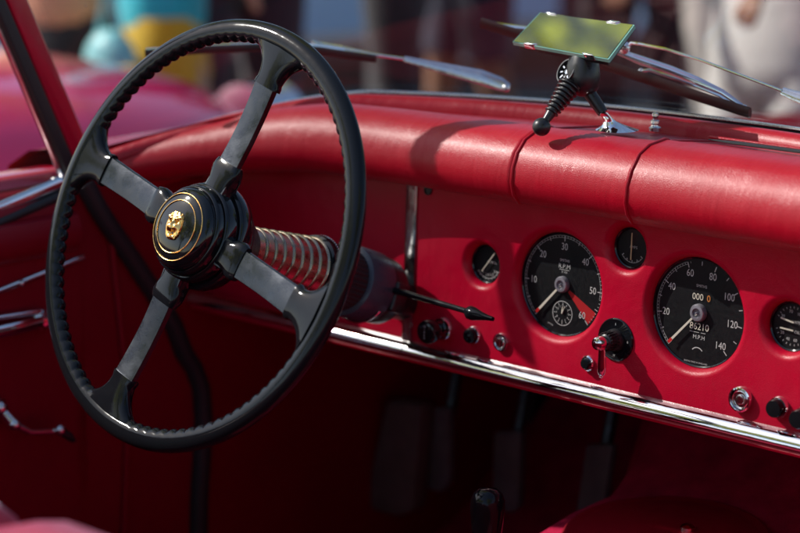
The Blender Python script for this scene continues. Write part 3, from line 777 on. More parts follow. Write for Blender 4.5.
# petrol
o, f, r = gauge('petrol', 'petrol_gauge', .012, label='small petrol gauge with cream needle')
q = MB(); put(q, f, 'PETROL', .0036, .005, .0020); put(q, f, 'S', .0026, .006, .0075)
for i, t_ in enumerate(('E', '1/4', '1/2', '3/4')): 
    a = D2(222-i*32); put(q, f, t_, .0044, .001+sin(a)*.0115, -.0005+cos(a)*.0115)
q.grid([[f(sin(D2(115+i*11))*R_, cos(D2(115+i*11))*R_, .0003) for R_ in (.0152, .0159)] for i in range(12)])
for i in range(9): tick(q, f, D2(115+i*15), .0152, .0172, .0006)
build(q, 'dial_markings', WHITE, o, smooth=0); needle(f, D2(38), .0165, .0009, .0011, 'needle', CREAM, o, h=.0022, tail=.011)
# ammeter
o, f, r = gauge('amp', 'ammeter', .012, label='small ammeter with upright gold needle')
q = MB(); put(q, f, 'AMPS', .0040, .001, .0005)
q.grid([[f(sin(D2(125+i*10))*R_, cos(D2(125+i*10))*R_, .0003) for R_ in (.0148, .0154)] for i in range(12)])
for i in range(5): tick(q, f, D2(125+i*27.5), .0125, .0154, .0010)
for i in range(11): tick(q, f, D2(125+i*11), .0138, .0154, .0005)
build(q, 'dial_markings', mat('dim_print', (.40, .40, .38), .6), o, smooth=0)
needle(f, D2(0), .0150, .0011, .0010, 'needle', mat('brass_needle', (.62, .48, .26), .4), o, h=.0022, tail=.012)
# combined oil / water gauge
o, f, r = gauge('combo', 'oil_water_gauge', .012, label='combined oil and water gauge with two short white needles')
q = MB(); put(q, f, 'WATER', .0036, .004, .0040); put(q, f, 'OIL', .0040, .005, -.0052)
for i, t_ in enumerate(('20', '40', '60')): a = D2(235-i*35); put(q, f, t_, .0040, sin(a)*.0135, cos(a)*.0135)
for i, t_ in enumerate(('30', '70', '100')): a = D2(-55+i*42); put(q, f, t_, .0040, sin(a)*.0140, cos(a)*.0140)
for i in range(11): tick(q, f, D2(115+i*14), .0168, .0188, .0005); tick(q, f, D2(-65+i*13), .0168, .0188, .0005)
build(q, 'dial_markings', WHITE, o, smooth=0)
needle(f, D2(100), .003, .0012, .0012, 'needle', CREAM, o, h=.0022, tail=.0115, c=(-.001, .0045)); needle(f, D2(93), .003, .0012, .0012, 'needle', CREAM, o, h=.0022, tail=.0115, c=(-.001, -.0035))

# ---- switches along the panel
def fitting(px_, py_, prof, name, m, w0=0, n=36, parent=car, label=None, smooth=40):
    u, v = ppx(px_, py_, w0); q = MB(); q.lathe(pp(u, v), PN, prof, n, capped=True); return build(q, name, m, parent, smooth=smooth, label=label), (u, v)
ring, (u, v) = fitting(444, 328.5, [(.0125, 0), (.0125, .003), (.0115, .005), (.0090, .0055), (.008, .004)], 'wiper_switch', CHROME, label='large black pull knob on a chrome collar')
q = MB(); prof = [(.0060, .002), (.0068, .012), (.0075, .016), (.0118, .018), (.0128, .021), (.0128, .027), (.0118, .0295), (.0108, .030), (.001, .0306)]
q.lathe(pp(u, v), PN, prof, 40); build(q, 'switch_knob', BLACKHUB, ring)
q = MB()
for i, ch in enumerate('WIPER'):
    me = text_me(ch, .0032); q.mesh(me, lambda c, i=i: pp(u+c.x, v+.0064-i*.0032+c.y, .0311))
build(q, 'switch_lettering', WHITE, ring, smooth=0)
ring, (u, v) = fitting(474, 335, [(.0096, 0), (.0096, .002), (.0088, .0034), (.0072, .0036)], 'push_switch', CHROME, label='black push knob in a chrome ring')
q = MB(); q.lathe(pp(u, v), PN, [(.0078, .002), (.0078, .008), (.0070, .0095), (.0045, .0098), (.004, .0088), (.0025, .0088), (.001, .010)], 32); build(q, 'switch_knob', BLACKGLOSS, ring)
ring, (u, v) = fitting(502, 342, [(.0096, 0), (.0098, .002), (.0092, .0038), (.0078, .004), (.007, .001), (.006, .0006)], 'ignition_lock', CHROME, label='chrome key lock without a key')
q = MB(); q.lathe(pp(u, v), PN, [(.0068, .0005), (.0062, .003), (.0052, .0042), (.003, .0045), (.001, .0045)], 32); q.box(pp(u, v, .0048), PX*.0008, PV*.004, PN*.0006); build(q, 'lock_barrel', CHROMEOLD, ring)
ring, (u, v) = fitting(588.5, 363, [(.0080, 0), (.0080, .0025), (.0068, .0038), (.0055, .0038)], 'small_push_switch', CHROME, label='small chrome push button beside the lever switch')
q = MB(); q.lathe(pp(u, v), PN, [(.0056, .001), (.0056, .006), (.0045, .0072), (.001, .0075)], 28); build(q, 'switch_knob', BLACKGLOSS, ring)
ring, (u, v) = fitting(742, 399, [(.0125, 0), (.0127, .003), (.0120, .005), (.0105, .0055), (.0100, .003), (.0098, .001)], 'cigar_lighter', CHROME, label='large concentric chrome lighter ring')
q = MB(); q.lathe(pp(u, v), PN, [(.0098, .0005), (.0090, .0035), (.0080, .004), (.0076, .0025), (.0050, .0025), (.0046, .0045), (.0030, .0048), (.001, .0048)], 36); build(q, 'lighter_plug', CHROMEOLD, ring)
ring, (u, v) = fitting(780, 407, [(.0105, 0), (.0106, .003), (.0098, .005), (.0085, .005)], 'panel_light_switch', CHROME, label='black push knob in chrome ring below the oil gauge')
q = MB(); q.lathe(pp(u, v), PN, [(.0088, .001), (.0088, .010), (.0078, .0122), (.001, .0128)], 32); build(q, 'switch_knob', BLACKGLOSS, ring)
ring, (u, v) = fitting(806, 417, [(.0105, 0), (.0106, .003), (.0098, .005), (.0085, .005)], 'heater_switch', CHROME, label='rightmost black knob in a chrome ring')
q = MB(); q.lathe(pp(u, v), PN, [(.0088, .001), (.0092, .014), (.0080, .0165), (.001, .017)], 32); build(q, 'switch_knob', BLACKGLOSS, ring)
# light switch with chrome lever
ls, (u, v) = fitting(616, 339.5, [(.0218, -.0005), (.0218, .001), (.0208, .0019), (.0200, .0016), (.012, .0016)], 'light_switch', BLACKHUB, label='round black lamp switch plate with chrome lever pointing down')
q = MB(); q.lathe(pp(u, v), PN, [(.0112, .001), (.0112, .004), (.0098, .006), (.0092, .010), (.0086, .010), (.0078, .018), (.0055, .020), (.0001, .020)], 40)
for k in range(18):
    a = 2*pi*k/18; q.box(pp(u+cos(a)*.0090, v+sin(a)*.0090, .012), PX*.0007, PV*.0007, PN*.006)
build(q, 'switch_boss', BLACKMATT, ls)
q = MB(); q.lathe(pp(u, v), PN, [(.0060, .018), (.0068, .022), (.0072, .027), (.0062, .031), (.003, .0325), (.0001, .0328)], 32)
vs = [(0, .024, .0030), (-.001, .023, .0036), (-.004, .022, .0042), (-.012, .0215, .0046), (-.020, .021, .0052), (-.026, .021, .0050), (-.029, .021, .0028)]
q.tube([pp(u, v+a, w) for a, w, _ in [(p[0]-.004, p[1], 0) for p in vs]], [p[2] for p in vs], 14, squash=(.6, 1, PN))
q.ball(pp(u, v-.0335, .021), .0023, 8)
build(q, 'switch_lever', CHROME, ls)
q = MB()
for ch, a in (('S', 90), ('H', -90), ('F', 180), ('0', 0)):
    me = text_me(ch, .0032); q.mesh(me, lambda c, a=a: pp(u+cos(D2(a))*.0158+c.x, v+sin(D2(a))*.0158+c.y, .0021))
build(q, 'switch_lettering', WHITE, ls, smooth=0)
# dark hole near strip top
fitting(428.5, 190, [(.0055, .0002), (.0055, .0016), (.0042, .0018), (.0040, .0006), (.0001, .0006)], 'panel_screw', BLACKMATT)

# ---- rear-view mirror on stalk
mir_tl, mir_tr = at(540, 12.5, 1, 1.705), at(634.5, 25, 1, 1.700)
mir_bl = at(512.5, 42, 1, 1.660)
nrm = (mir_tr-mir_tl).cross(mir_tl-mir_bl).normalized()
mir_br = onp(608.5, 59.5, nrm, mir_tl)
if nrm.z < 0: nrm = -nrm
q = MB(); q.poly([mir_tl, mir_tr, mir_br, mir_bl], -nrm*.004)
mirror = build(q, 'rear_view_mirror', GLASSEDGE, car, smooth=0)
cm = (mir_tl+mir_tr+mir_bl+mir_br)/4
q = MB(); q.poly([cm+(p-cm)*.975+nrm*.0006 for p in (mir_tl, mir_tr, mir_br, mir_bl)]); build(q, 'mirror_glass', MIRROR, mirror, smooth=0)
for a, b, t_ in ((mir_tl, mir_tr, .12), (mir_tl, mir_tr, .80), (mir_bl, mir_br, .18), (mir_bl, mir_br, .80)):
    q = MB(); p = a.lerp(b, t_); q.box(p-nrm*.0016+(cm-p).normalized()*.0015, (mir_tr-mir_tl).normalized()*.0065, (cm-p).normalized()*.0028, nrm*.0036, .001)
    build(q, 'mirror_clip', CHROME, mirror)
q = MB(); q.poly([cm+(p-cm)*.93-nrm*.0045 for p in (mir_tl, mir_tr, mir_br, mir_bl)], -nrm*.005); build(q, 'mirror_back', BLACKMATT, mirror, smooth=0)
# black body, ribbed grip with ball, arm, chrome foot
bt = at(584, 62, 1, 1.672); bb = at(586, 92, 1, 1.662)
bc = at(583, 78, 1, 1.667); ball_p = at(541.5, 127, 1, 1.612)
q = MB()
dd = (ball_p-at(572, 80, 1, 1.650)).normalized()
rb0 = at(584, 76, 1, 1.668)
sdv = RT*.0; 
q.tube([bc+UP*.026, bc+UP*.021, bc+UP*.012, bc, bc-UP*.010, bc-UP*.016, bc-UP*.0185], [.008, .0165, .0195, .0205, .0185, .013, .004], 24, squash=(1, .85, FW))
q.lathe(at(568, 72, 1, 1.655), (RT*-.75+UP*.35-FW*.55), [(.0135, -.012), (.0140, .0), (.0130, .0035), (.0115, .0035), (.0105, -.001), (.001, -.001)], 28)
mb_ = build(q, 'mirror_body', BLACKMATT, mirror)
q = MB()
for k in range(9):
    a = 2*pi*k/9; c = at(568, 72, 1, 1.655); nx = (RT*-.75+UP*.35-FW*.55).normalized(); e1 = nx.orthogonal().normalized(); e2 = nx.cross(e1)
    q.box(c+(e1*cos(a)+e2*sin(a))*.008+nx*.0008, (e1*cos(a)+e2*sin(a))*.0022, (e1*-sin(a)+e2*cos(a))*.0008, nx*.0012)
q.lathe(at(568, 72, 1, 1.655), nx, [(.003, -.001), (.003, .0015), (.0005, .002)], 14)
build(q, 'joint_screw', CHROMEOLD, mirror)
# ribbed grip
q = MB(); st_ = at(571, 84, 1, 1.648); L_ = (ball_p-st_).length; dv = (ball_p-st_).normalized(); prof = [(.0105, 0)]
for i in range(8):
    h = .002+i*.0046; R_ = .0122-.0007*i; prof += [(R_*.72, h), (R_, h+.0009), (R_, h+.0020), (R_*.72, h+.0030)]
prof += [(.0048, .040), (.0042, .046), (.0040, L_)]
q.lathe(st_, dv, prof, 28); q.ball(ball_p, .0092, 14)
build(q, 'ribbed_grip', BLACKMATT, mirror)
q = MB(); f1 = at(603, 113, 1, 1.672); f0 = at(586, 88, 1, 1.668); q.tube([f0, f0.lerp(f1, .6), f1], [.0065, .0062, .0055], 18); build(q, 'mirror_arm', BLACKMATT, mirror)
q = MB(); fb = at(612, 130, 2, .9575); rows = []
ft = f1
for i in range(15):
    t_ = i/14; c = ft.lerp(fb+V((.002, .006, 0)), t_); r = .0046+.0145*max(0, (t_-.25)/.75)**2.2
    rows.append([V((c.x+cos(2*pi*k/28)*r*1.15, c.y+sin(2*pi*k/28)*r*(1.15 if t_ > .5 else 1), c.z)) for k in range(28)])
vs = q.grid(rows, closed_v=True); q.cap(vs[0]); q.cap(vs[-1])
build(q, 'chrome_foot', CHROME, mirror)

# ---- wipers
def flat_arm(q, pts, ws, th=.003):
    pts = [V(p) for p in pts]
    q.tube(pts, ws, 10, squash=(.35, 1, (0, -.85, .5)))
def gpts(lst, off): return [onglass(x, y, off) for x, y in lst]
# left wiper
q = MB(); pts = gpts([(509, 88), (500, 84), (480, 77), (450, 70), (425, 64), (404, 59)], .018); pts[0].y -= .0
flat_arm(q, pts, [.0045, .0078, .0085, .0066, .0048, .0034])
q.ball(onglass(506, 88, .016), .0045, 10)
wl = build(q, 'wiper', CHROMEOLD, car)
q = MB(); pts = gpts([(404, 59), (375, 55), (340, 47), (312, 42)], .016); q.tube(pts, .0018, 8)
q.tube(gpts([(312, 41), (322, 47), (340, 51), (372, 56)], .012), [.002, .004, .004, .002], 8, squash=(.6, 1, (0, -.85, .5)))
q.tube(gpts([(146, 50), (200, 46.5), (262, 44), (320, 46), (345, 50)], .010), .0022, 8); build(q, 'wiper_arm', CHROME, wl)
q = MB(); q.tube(gpts([(145, 54), (200, 50), (262, 47.5), (320, 51), (376, 59)], .006), .0052, 8, squash=(1, .5, (0, -.5, .85))); build(q, 'wiper_blade', BLACKRUB, wl)
# right wiper
q = MB(); flat_arm(q, gpts([(840, 112), (815, 102), (795, 96), (782, 91)], .018), [.0085, .0075, .006, .0042])
wr_ = build(q, 'wiper', CHROMEOLD, car)
q = MB(); q.tube(gpts([(782, 91), (740, 75), (700, 60), (665, 49), (640, 44), (631, 43), (628, 48)], .017), .0016, 8)
q.ball(onglass(624, 48, .016), .0075, 8, (1, .6, 1))
q.tube(gpts([(614, 50), (640, 60), (670, 70), (695, 80), (722, 92), (742, 106)], .013), [.003, .0048, .0048, .0045, .003, .0022], 8, squash=(.5, 1, (0, -.85, .5)))
q.tube(gpts([(641, 71), (650, 70), (680, 80), (720, 96), (738, 108)], .011), .0016, 8); q.ball(onglass(641, 71, .011), .003, 6)
q.tube(gpts([(483, 22), (489, 24), (510, 27), (540, 30), (580, 41), (614, 50)], .011), [.0015, .003, .0032, .0025, .003, .003], 8); q.ball(onglass(491, 24, .011), .0035, 6); q.ball(onglass(744, 108, .010), .0035, 6)
build(q, 'wiper_arm', CHROME, wr_)
q = MB(); q.tube(gpts([(481, 23), (530, 38), (590, 60), (650, 80), (700, 97), (750, 113)], .006), .0072, 8, squash=(1, .5, (0, -.5, .85))); build(q, 'wiper_blade', BROWNRUB, wr_)

# ================================================================== OTHER CARS (blurred background)
def other_car(loc, rz, paint, label, L_=4.2, Wd=1.7, H=1.35, belt=.88, open_top=False, group='parked cars in the background'):
    root = empty('parked_car', loc, label, 'car'); root.rotation_euler = (0, 0, rz)
    if group: root['group'] = group
    keep = V(root.location); root.location = (0, 0, 0)
    h2 = L_/2
    def topz(t):   # t -1 rear .. 1 front
        return belt - .10*max(0, t-.25)**1.1 - .28*max(0, abs(t)-.86)**1.0*3
    rows = []
    for i in range(33):
        t = -1+i/16; y = t*h2; hw = Wd/2*(1-.26*max(0, (abs(t)-.72)/.28)**2.2); tz = topz(t) + .035*math.exp(-((t-.62)/.16)**2) + .03*math.exp(-((t+.62)/.16)**2)
        row = []
        for j in range(25):
            a = pi*j/24; c_, s_ = cos(a), sin(a)
            x = hw*(abs(c_)**.42)*(1 if c_ > 0 else -1); z = .26+(tz-.26)*(s_**.5)
            row.append(V((x, y, z)))
        rows.append(row)
    q = MB(); vs = q.grid(rows); q.cap(vs[0]); q.cap(vs[-1]); body = build(q, 'body', paint, root, smooth=50)
    if open_top:
        q = MB(); q.grid([[V((x*Wd*.40, .45+z*-.3-.12*x*x, belt-.04+z)) for z in (0, .32)] for x in [k/6-1 for k in range(13)]]); build(q, 'windscreen', GLASS, root)
        q = MB(); q.tube([V((x*Wd*.40, .45-.3*.32-.12*x*x, belt-.04+.32)) for x in [k/6-1 for k in range(13)]], .015, 8); build(q, 'windscreen_frame', CHROME, root)
        q = MB(); q.box((0, -.35, belt-.005), (Wd*.36, 0, 0), (0, .55, 0), (0, 0, .02), .01); build(q, 'tonneau', BLACKRUB, root)
    else:
        rows = []
        prof = [(-.62, belt-.05), (-.50, belt+.06), (-.30, H-.05), (-.15, H), (.08, H-.01), (.20, H-.06), (.42, belt-.03)]
        q = MB()
        for t, z in prof:
            k = 1-.55*(z-belt)/(H-belt)*.45
            rows.append([V((x*Wd*.43*k, t*h2, z+.02*(1-x*x))) for x in (-1, -.95, -.5, 0, .5, .95, 1)])
        q.grid(rows)
        build(q, 'cabin_glass', BLACKHUB, root)
        q = MB(); q.grid([[V((x*Wd*.335, y, H+.018*(1-x*x)+.008)) for x in (-1, -.5, 0, .5, 1)] for y in (-.30*h2, 0, .2*h2)]); build(q, 'roof', paint, root)
        for sg in (-1, 1):
            for a, b in (((-.60, belt-.03), (-.31, H)), ((.42, belt-.02), (.20, H-.03)), ((-.02, belt-.02), (-.02, H))):
                q = MB(); q.tube([V((sg*Wd*.43, a[0]*h2, a[1])), V((sg*Wd*.345, b[0]*h2, b[1]))], .03, 8)
                build(q, 'roof_pillar', paint, root)
    wheelset(root, (h2*.62, -h2*.62), (-Wd/2+.07, Wd/2-.07), .31, .09)
    for sg in (-1, 1):
        q = MB(); q.lathe((sg*Wd*.34, h2*.945, .66), (0, 1, .05), [(.10, -.06), (.10, .02), (.085, .035), (.05, .045), (.001, .05)], 24); build(q, 'headlight', CHROME, root)
        q = MB(); q.ball((sg*Wd*.36, -h2*.965, .62), .06, 8, (1, .5, 1.3)); build(q, 'tail_light', REDP, root)
    for sg in (1, -1):
        q = MB(); q.tube([V((x*Wd*.48, sg*(h2+.04-.16*x*x), .44)) for x in [k/5-1 for k in range(11)]], .045, 10, squash=(1, .6, (0, 0, 1))); build(q, 'bumper', CHROME, root)
    q = MB(); q.grid([[V((x*.38, h2+.005-.03*x*x, z)) for z in (.38, .58)] for x in (-1, -.5, 0, .5, 1)]); build(q, 'grille', CHROMEOLD, root)
    root.location = keep
    return root
other_car((-3.44, .62, 0), 0, MAGPAINT, 'crimson open sports car parked alongside the driver\'s door', L_=4.4, Wd=1.66, belt=.855, open_top=True, group=None)
SILVER = mat('silver_blue_paint', (.50, .66, .90), .3, metal=.0, coat=1)
NAVY = mat('navy_paint', (.03, .04, .09), .2, coat=1)
BLACKP = mat('black_paint', (.012, .011, .015), .18, coat=1)
other_car((-7.1, 6.7, 0), radians(166), SILVER, 'silver blue saloon parked in the background beyond the steering wheel', H=1.42)
other_car((-4.9, 9.6, 0), radians(120), NAVY, 'dark navy saloon parked in the background behind the mirror')
other_car((-2.0, 9.5, 0), radians(150), BLACKP, 'black saloon parked in the background at the far right')

# ================================================================== PEOPLE (blurred background)
SKIN = mat('skin', (.55, .30, .20), .5, var=.1, vscale=20); SKIN2 = mat('tanned_skin', (.32, .15, .09), .5, var=.1, vscale=20)
def skin_mesh(name, verts, edges, radii, material, parent, sub=2):
    me = bpy.data.meshes.new(name); me.from_pydata([tuple(v) for v in verts], edges, []); me.update()
    o = bpy.data.objects.new(name, me); COL.objects.link(o)
    o.modifiers.new('s', 'SKIN')
    sv = me.skin_vertices[0].data
    for i, r in enumerate(radii):
        sv[i].radius = (r, r) if not isinstance(r, tuple) else r
    sv[0].use_root = True
    ss = o.modifiers.new('u', 'SUBSURF'); ss.levels = sub; ss.render_levels = sub
    dg = bpy.context.evaluated_depsgraph_get(); dg.update()
    m2 = bpy.data.meshes.new_from_object(o.evaluated_get(dg)); m2.name = name
    bpy.data.objects.remove(o); bpy.data.meshes.remove(me)
    m2.materials.clear(); m2.materials.append(material)
    m2.polygons.foreach_set('use_smooth', [True]*len(m2.polygons))
    o = bpy.data.objects.new(name, m2); COL.objects.link(o); o.parent = parent
    return o
def person(loc, rz, label, shirt, trousers, skin, hair, stride=.0, armf=.25, sc=1.0, shorts=False, hairlong=False, top_low=.92):
    root = empty('person', loc, label, 'person')
    S = 1.0
    # joints, facing +Y
    J = {}
    J['pel'] = (0, 0, .95); J['waist'] = (0, .0, 1.08); J['chest'] = (0, 0, 1.30); J['neck0'] = (0, -.01, 1.46); J['neck'] = (0, .0, 1.53)
    J['head'] = (0, .02, 1.62); J['crown'] = (0, .0, 1.71); J['nose'] = (0, .115, 1.60); J['jaw'] = (0, .065, 1.555)
    for sg, n in ((-1, 'l'), (1, 'r')):
        st = stride*sg
        J['hip'+n] = (sg*.082, 0, .90); J['knee'+n] = (sg*.10, st*.45+.02, .50); J['ank'+n] = (sg*.10, st-(.06 if st < 0 else 0), .09+(.05 if st < 0 else 0)); J['toe'+n] = (sg*.115, st+.15, .03+(.0 if st >= 0 else .01))
        J['sh'+n] = (sg*.175, -.01, 1.42); J['elb'+n] = (sg*.23, -st*.35-.02, 1.14); J['wri'+n] = (sg*.23, -st*.6+armf, .93 + armf*.45)
        hx, hy, hz = J['wri'+n]; J['palm'+n] = (hx, hy+.05, hz-.055)
        for k in range(4):
            J['f%d%s' % (k, n)] = (hx+sg*(.028-.019*k), hy+.095, hz-.10-.004*k); J['g%d%s' % (k, n)] = (hx+sg*(.022-.015*k), hy+.105-.004*k, hz-.145+.006*abs(k-1.3))
        J['th'+n] = (hx-sg*.045, hy+.075, hz-.065)
    names = list(J); idx = {k: i for i, k in enumerate(names)}
    R_ = {'pel': (.135, .095), 'waist': (.135, .095), 'chest': (.165, .11), 'neck0': .065, 'neck': .055, 'head': (.078, .095), 'crown': .07, 'nose': .014, 'jaw': .045}
    for n in 'lr':
        R_.update({'hip'+n: .068, 'knee'+n: .055, 'ank'+n: .036, 'toe'+n: .035, 'sh'+n: .058, 'elb'+n: .04, 'wri'+n: .026, 'palm'+n: (.034, .018), 'th'+n: .010})
        for k in range(4): R_['f%d%s' % (k, n)] = .0095; R_['g%d%s' % (k, n)] = .008
    E_ = [('pel', 'waist'), ('waist', 'chest'), ('chest', 'neck0'), ('neck0', 'neck'), ('neck', 'head'), ('head', 'crown'), ('head', 'nose'), ('neck', 'jaw')]
    for n in 'lr':
        E_ += [('pel', 'hip'+n), ('hip'+n, 'knee'+n), ('knee'+n, 'ank'+n), ('ank'+n, 'toe'+n), ('chest', 'sh'+n), ('sh'+n, 'elb'+n), ('elb'+n, 'wri'+n), ('wri'+n, 'palm'+n), ('palm'+n, 'th'+n)]
        for k in range(4): E_ += [('palm'+n, 'f%d%s' % (k, n)), ('f%d%s' % (k, n), 'g%d%s' % (k, n))]
    skin_mesh('body', [J[k] for k in names], [(idx[a], idx[b]) for a, b in E_], [R_[k] for k in names], skin, root)
    def sub(keys, edges, infl, name, m, over={}):
        ks = list(keys); ix = {k: i for i, k in enumerate(ks)}
        pos = [over.get(k, J.get(k)) for k in ks]
        rr = []
        for k in ks:
            r = R_.get(k, .06); rr.append(tuple(x+infl for x in r) if isinstance(r, tuple) else r+infl)
        skin_mesh(name, pos, [(ix[a], ix[b]) for a, b in edges], rr, m, root)
    ov = {'pel': (0, 0, top_low)}
    for n in 'lr': ov['elb'+n] = tuple(V(J['sh'+n]).lerp(V(J['elb'+n]), .8))
    sub(['pel', 'waist', 'chest', 'neck0', 'shl', 'shr', 'elbl', 'elbr'], [('pel', 'waist'), ('waist', 'chest'), ('chest', 'neck0'), ('chest', 'shl'), ('chest', 'shr'), ('shl', 'elbl'), ('shr', 'elbr')], .034, 'shirt', shirt, ov)
    q = MB(); zt = top_low+.06; zc = top_low-.10
    q.tube([V((0, 0, zt+.05)), V((0, 0, zt)), V((0, 0, zc+.05)), V((0, .005, zc-.02)), V((0, .005, zc-.05))], [.160, .172, .188, .165, .09], 24, squash=(.66, 1, (0, 1, 0)))
    for n, sg in (('l', -1), ('r', 1)):
        kn = V(J['knee'+n]); an = V(J['ank'+n]); hp = V((sg*.088, .0, zc+.02)); end = hp.lerp(kn, .95) if shorts else an+V((0, 0, .02))
        pts = [hp+V((0, 0, .06)), hp, hp.lerp(kn, .45), hp.lerp(kn, .85)] + ([end] if shorts else [kn, kn.lerp(an, .45), end])
        q.tube(pts, [.075, .094, .086, .074] + ([.078] if shorts else [.068, .062, .056]), 16)
    for v_ in q.bm.verts: v_.co += V(root.location)
    build(q, 'shorts' if shorts else 'trousers', trousers, root, smooth=60)
    for n in 'lr':
        q = MB(); a = V(J['ank'+n]); t = V(J['toe'+n]); q.tube([V((a.x, a.y-.06, .045)), V((a.x, a.y, .055)), V((t.x, t.y-.03, .045)), V((t.x, t.y+.03, .035))], [.035, .045, .045, .028], 12)
        for v_ in q.bm.verts: v_.co += V(root.location)
        build(q, 'shoe', BLACKRUB, root)
    q = MB(); q.ball(V((0, -.018, 1.665)), .098, 12, (.88, 1.05, .92))
    if hairlong: q.tube([V((0, -.06, 1.68)), V((0, -.09, 1.55)), V((0, -.08, 1.40))], [.08, .075, .04], 12)
    # keep the face clear
    for v_ in list(q.bm.verts):
        if v_.co.y > .055 and v_.co.z < 1.69: v_.co.y = .04
        v_.co += V(root.location)
    build(q, 'hair', hair, root)
    for sg in (-1, 1):
        q = MB(); q.ball(V((sg*.078, .005, 1.62))+V(root.location), .026, 8, (.4, .8, 1.2)); build(q, 'ear', skin, root)
        q = MB(); q.ball(V((sg*.032, .096, 1.635))+V(root.location), .012, 8); build(q, 'eye', WHITE, root)
    q = MB(); q.ball(V((0, .100, 1.568))+V(root.location), .022, 8, (1, .35, .3)); build(q, 'mouth', LIPS, root)
    root.rotation_euler = (0, 0, rz); root.scale = (sc, sc, sc)
    return root
LIPS = mat('lips', (.35, .10, .09), .5)
def cloth(n, c): return mat(n, c, .85, var=.2, vscale=12, bump=.3, bscale=60, bdist=.01, sheen=.3)
HAIRD = mat('dark_hair', (.03, .02, .015), .5); HAIRF = mat('fair_hair', (.30, .19, .09), .5)
def gpos(px_, d, z=0):   # ground point under the picture column px_ at horizontal distance d
    r_ = ray(px_, 100); h = hypot(r_.x, r_.y); return (r_.x/h*d, r_.y/h*d, z)
TURQ = cloth('turquoise_cotton', (.02, .60, .72)); MUST = cloth('mustard_cotton', (.78, .44, .01)); PEACH = cloth('peach_cotton', (.85, .42, .25)); DARKC = cloth('plum_cotton', (.035, .015, .03))
BEIGE = cloth('beige_cotton', (.62, .55, .50)); NAVYC = cloth('navy_cotton', (.02, .02, .05)); BLACKC = cloth('black_cotton', (.018, .014, .02))
person(gpos(165, 5.0), radians(-38), 'walking person in turquoise top and mustard trousers', TURQ, MUST, SKIN, HAIRD, stride=.20, sc=.88, top_low=.77)
person(gpos(64, 5.3), radians(20), 'person in peach top and black trousers at the left', PEACH, BLACKC, SKIN, HAIRF, stride=.05, sc=.90, hairlong=True, top_low=.72)
person(gpos(238, 5.3), radians(60), 'person in plum top and dark trousers beyond the wheel rim', DARKC, DARKC, SKIN2, HAIRD, stride=.1)
person(gpos(400, 5.9), radians(120), 'person in charcoal top and charcoal trousers between the wheel and wiper', DARKC, BLACKC, SKIN, HAIRF, stride=.07)
person(gpos(472, 6.2), radians(150), 'person in navy shorts with bare legs', NAVYC, NAVYC, SKIN2, HAIRD, stride=.08, shorts=True)
person(gpos(640, 6.0), radians(200), 'person dressed in black standing behind the wiper', BLACKC, BLACKC, SKIN2, HAIRD, stride=.06)
person(gpos(724, 5.6), radians(100), 'person in navy top and beige trousers', NAVYC, BEIGE, SKIN, HAIRD, stride=.12)
person(gpos(775, 4.6), radians(170), 'person in long black top and white trousers at the far right', BLACKC, cloth('white_cotton', (.75, .70, .66)), SKIN2, HAIRD, stride=.04, armf=.22, sc=.93, top_low=.82)
# turquoise bag
bl = V(gpos(112, 4.85)) - V((0, 0, .03)); q = MB(); q.ball(bl+V((0, 0, .70)), .075, 14, (1, .7, 1.15)); q.tube([bl+V((-.04, 0, .77)), bl+V((0, 0, .90)), bl+V((.04, 0, .77))], .008, 8)
tag(build(q, 'handbag', mat('pale_turquoise_vinyl', (.25, .60, .62), .4)), 'pale turquoise round handbag carried beside the mustard trousers', 'bag')

# ================================================================== TREES
LEAF = bpy.data.materials.new('leaf'); LEAF.use_nodes = True
_t = LEAF.node_tree; _p = _t.nodes['Principled BSDF']; _o = _t.nodes['Material Output']
_p.inputs['Roughness'].default_value = .5
_oi = _t.nodes.new('ShaderNodeTexCoord'); _nn = _t.nodes.new('ShaderNodeTexNoise'); _nn.inputs['Scale'].default_value = 1.7; _nn.inputs['Detail'].default_value = 6
_rr = _t.nodes.new('ShaderNodeValToRGB'); _rr.color_ramp.elements[0].position = .35; _rr.color_ramp.elements[1].position = .65
_rr.color_ramp.elements[0].color = (.09, .13, .012, 1); _rr.color_ramp.elements[1].color = (.26, .27, .02, 1)
_t.links.new(_oi.outputs['Object'], _nn.inputs['Vector']); _t.links.new(_nn.outputs[0], _rr.inputs[0]); _t.links.new(_rr.outputs[0], _p.inputs['Base Color'])
_tr = _t.nodes.new('ShaderNodeBsdfTranslucent'); _tr.inputs[0].default_value = (.62, .62, .03, 1); _mx = _t.nodes.new('ShaderNodeMixShader'); _mx.inputs[0].default_value = .8
_t.links.new(_p.outputs[0], _mx.inputs[1]); _t.links.new(_tr.outputs[0], _mx.inputs[2]); _t.links.new(_mx.outputs[0], _o.inputs[0])
BARK = mat('bark', (.10, .075, .055), .9, bump=1, bscale=12, bdist=.03, var=.5, vscale=5)
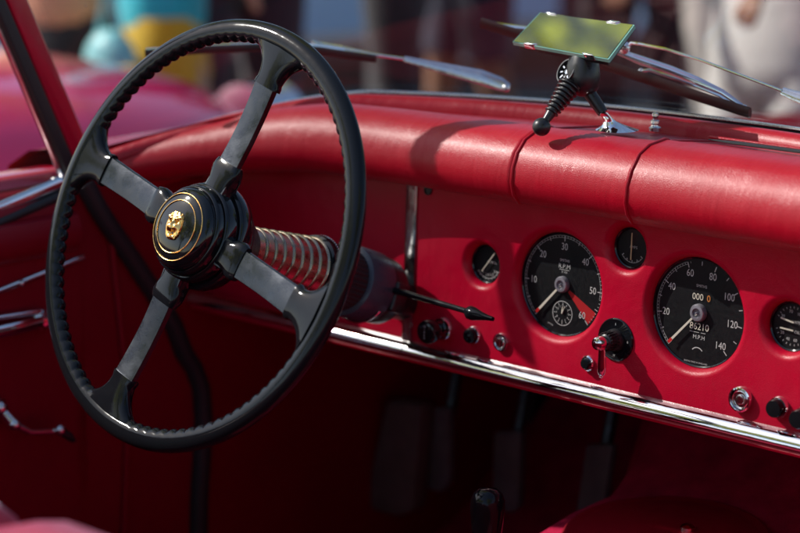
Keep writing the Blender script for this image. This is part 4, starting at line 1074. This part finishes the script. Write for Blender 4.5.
def tree(seed):
    random.seed(seed); root = empty('tree', (0, 0, 0)); q = MB(); H = 7.6; cl = []
    q.tube([V((0, 0, 0)), V((.05, 0, 1.4)), V((-.05, .1, 3)), V((.1, 0, 5)), V((.05, .1, 7))], [.30, .22, .18, .12, .05], 14)
    for k in range(13):
        a = k*2.4+random.random(); z0 = 2.6+k*.32; L_ = 3.3-.12*abs(k-5)-(.15*max(0, k-8))
        e = V((cos(a)*L_, sin(a)*L_, z0+1.1+random.random()*1.2)); m_ = V((cos(a)*L_*.5, sin(a)*L_*.5, z0+.7))
        q.tube([V((0, 0, z0)), m_, e], [.09, .055, .015], 8); cl += [e, m_.lerp(e, .5), m_+V((0, 0, .6))]
        for _ in range(2):
            e2 = e+V((random.uniform(-1, 1), random.uniform(-1, 1), random.uniform(-.5, .8))); q.tube([m_, e2], [.035, .01], 6); cl.append(e2)
    cl += [V((0, 0, 7.4)), V((.6, .4, 6.9)), V((-.6, .3, 7)), V((0, -.8, 6.6))]
    build(q, 'trunk', BARK, root)
    bm = bmesh.new()
    for c in cl:
        R_ = random.uniform(.55, 1.0)
        for _ in range(120):
            d = V((random.gauss(0, 1), random.gauss(0, 1), random.gauss(0, .8))); d = d.normalized()*R_*random.random()**.45
            p = c+d; n = (d.normalized()+V((random.gauss(0, .6), random.gauss(0, .6), random.gauss(0, .6)+.3))).normalized(); u_ = n.orthogonal().normalized(); w_ = n.cross(u_); s_ = random.uniform(.05, .11)
            vs = [bm.verts.new(p+u_*s_*1.3), bm.verts.new(p+w_*s_*.6), bm.verts.new(p-u_*s_*1.3), bm.verts.new(p-w_*s_*.6)]; bm.faces.new(vs)
    me = bpy.data.meshes.new('crown'); bm.to_mesh(me); bm.free(); me.materials.append(LEAF); o = bpy.data.objects.new('crown', me); COL.objects.link(o); o.parent = root
    return root
t0 = tree(11)
TP = [((-9.7, 5.5), 1.6, 0, 'tallest leafy tree, its crown reflected yellow-green in the mirror'), ((7, -5), 1.1, 5, 'leafy tree behind the camera'), ((-13, -15), 1.45, 1, 'leafy tree to the rear left of the red car'), ((-5, -17), 1.5, 2.6, 'leafy tree straight behind the red car'), ((5, 19), 1.2, 2, 'leafy tree on the grass ahead of the red car')]
for i, (xy, s_, a, lb) in enumerate(TP):
    if i == 0: o = t0
    else:
        o = t0.copy(); COL.objects.link(o)
        for ch in t0.children:
            c = ch.copy(); COL.objects.link(c); c.parent = o
    o.location = (*xy, 0); o.scale = (s_,)*3; o.rotation_euler = (0, 0, a); tag(o, lb, 'tree', 'leafy trees around the car park')
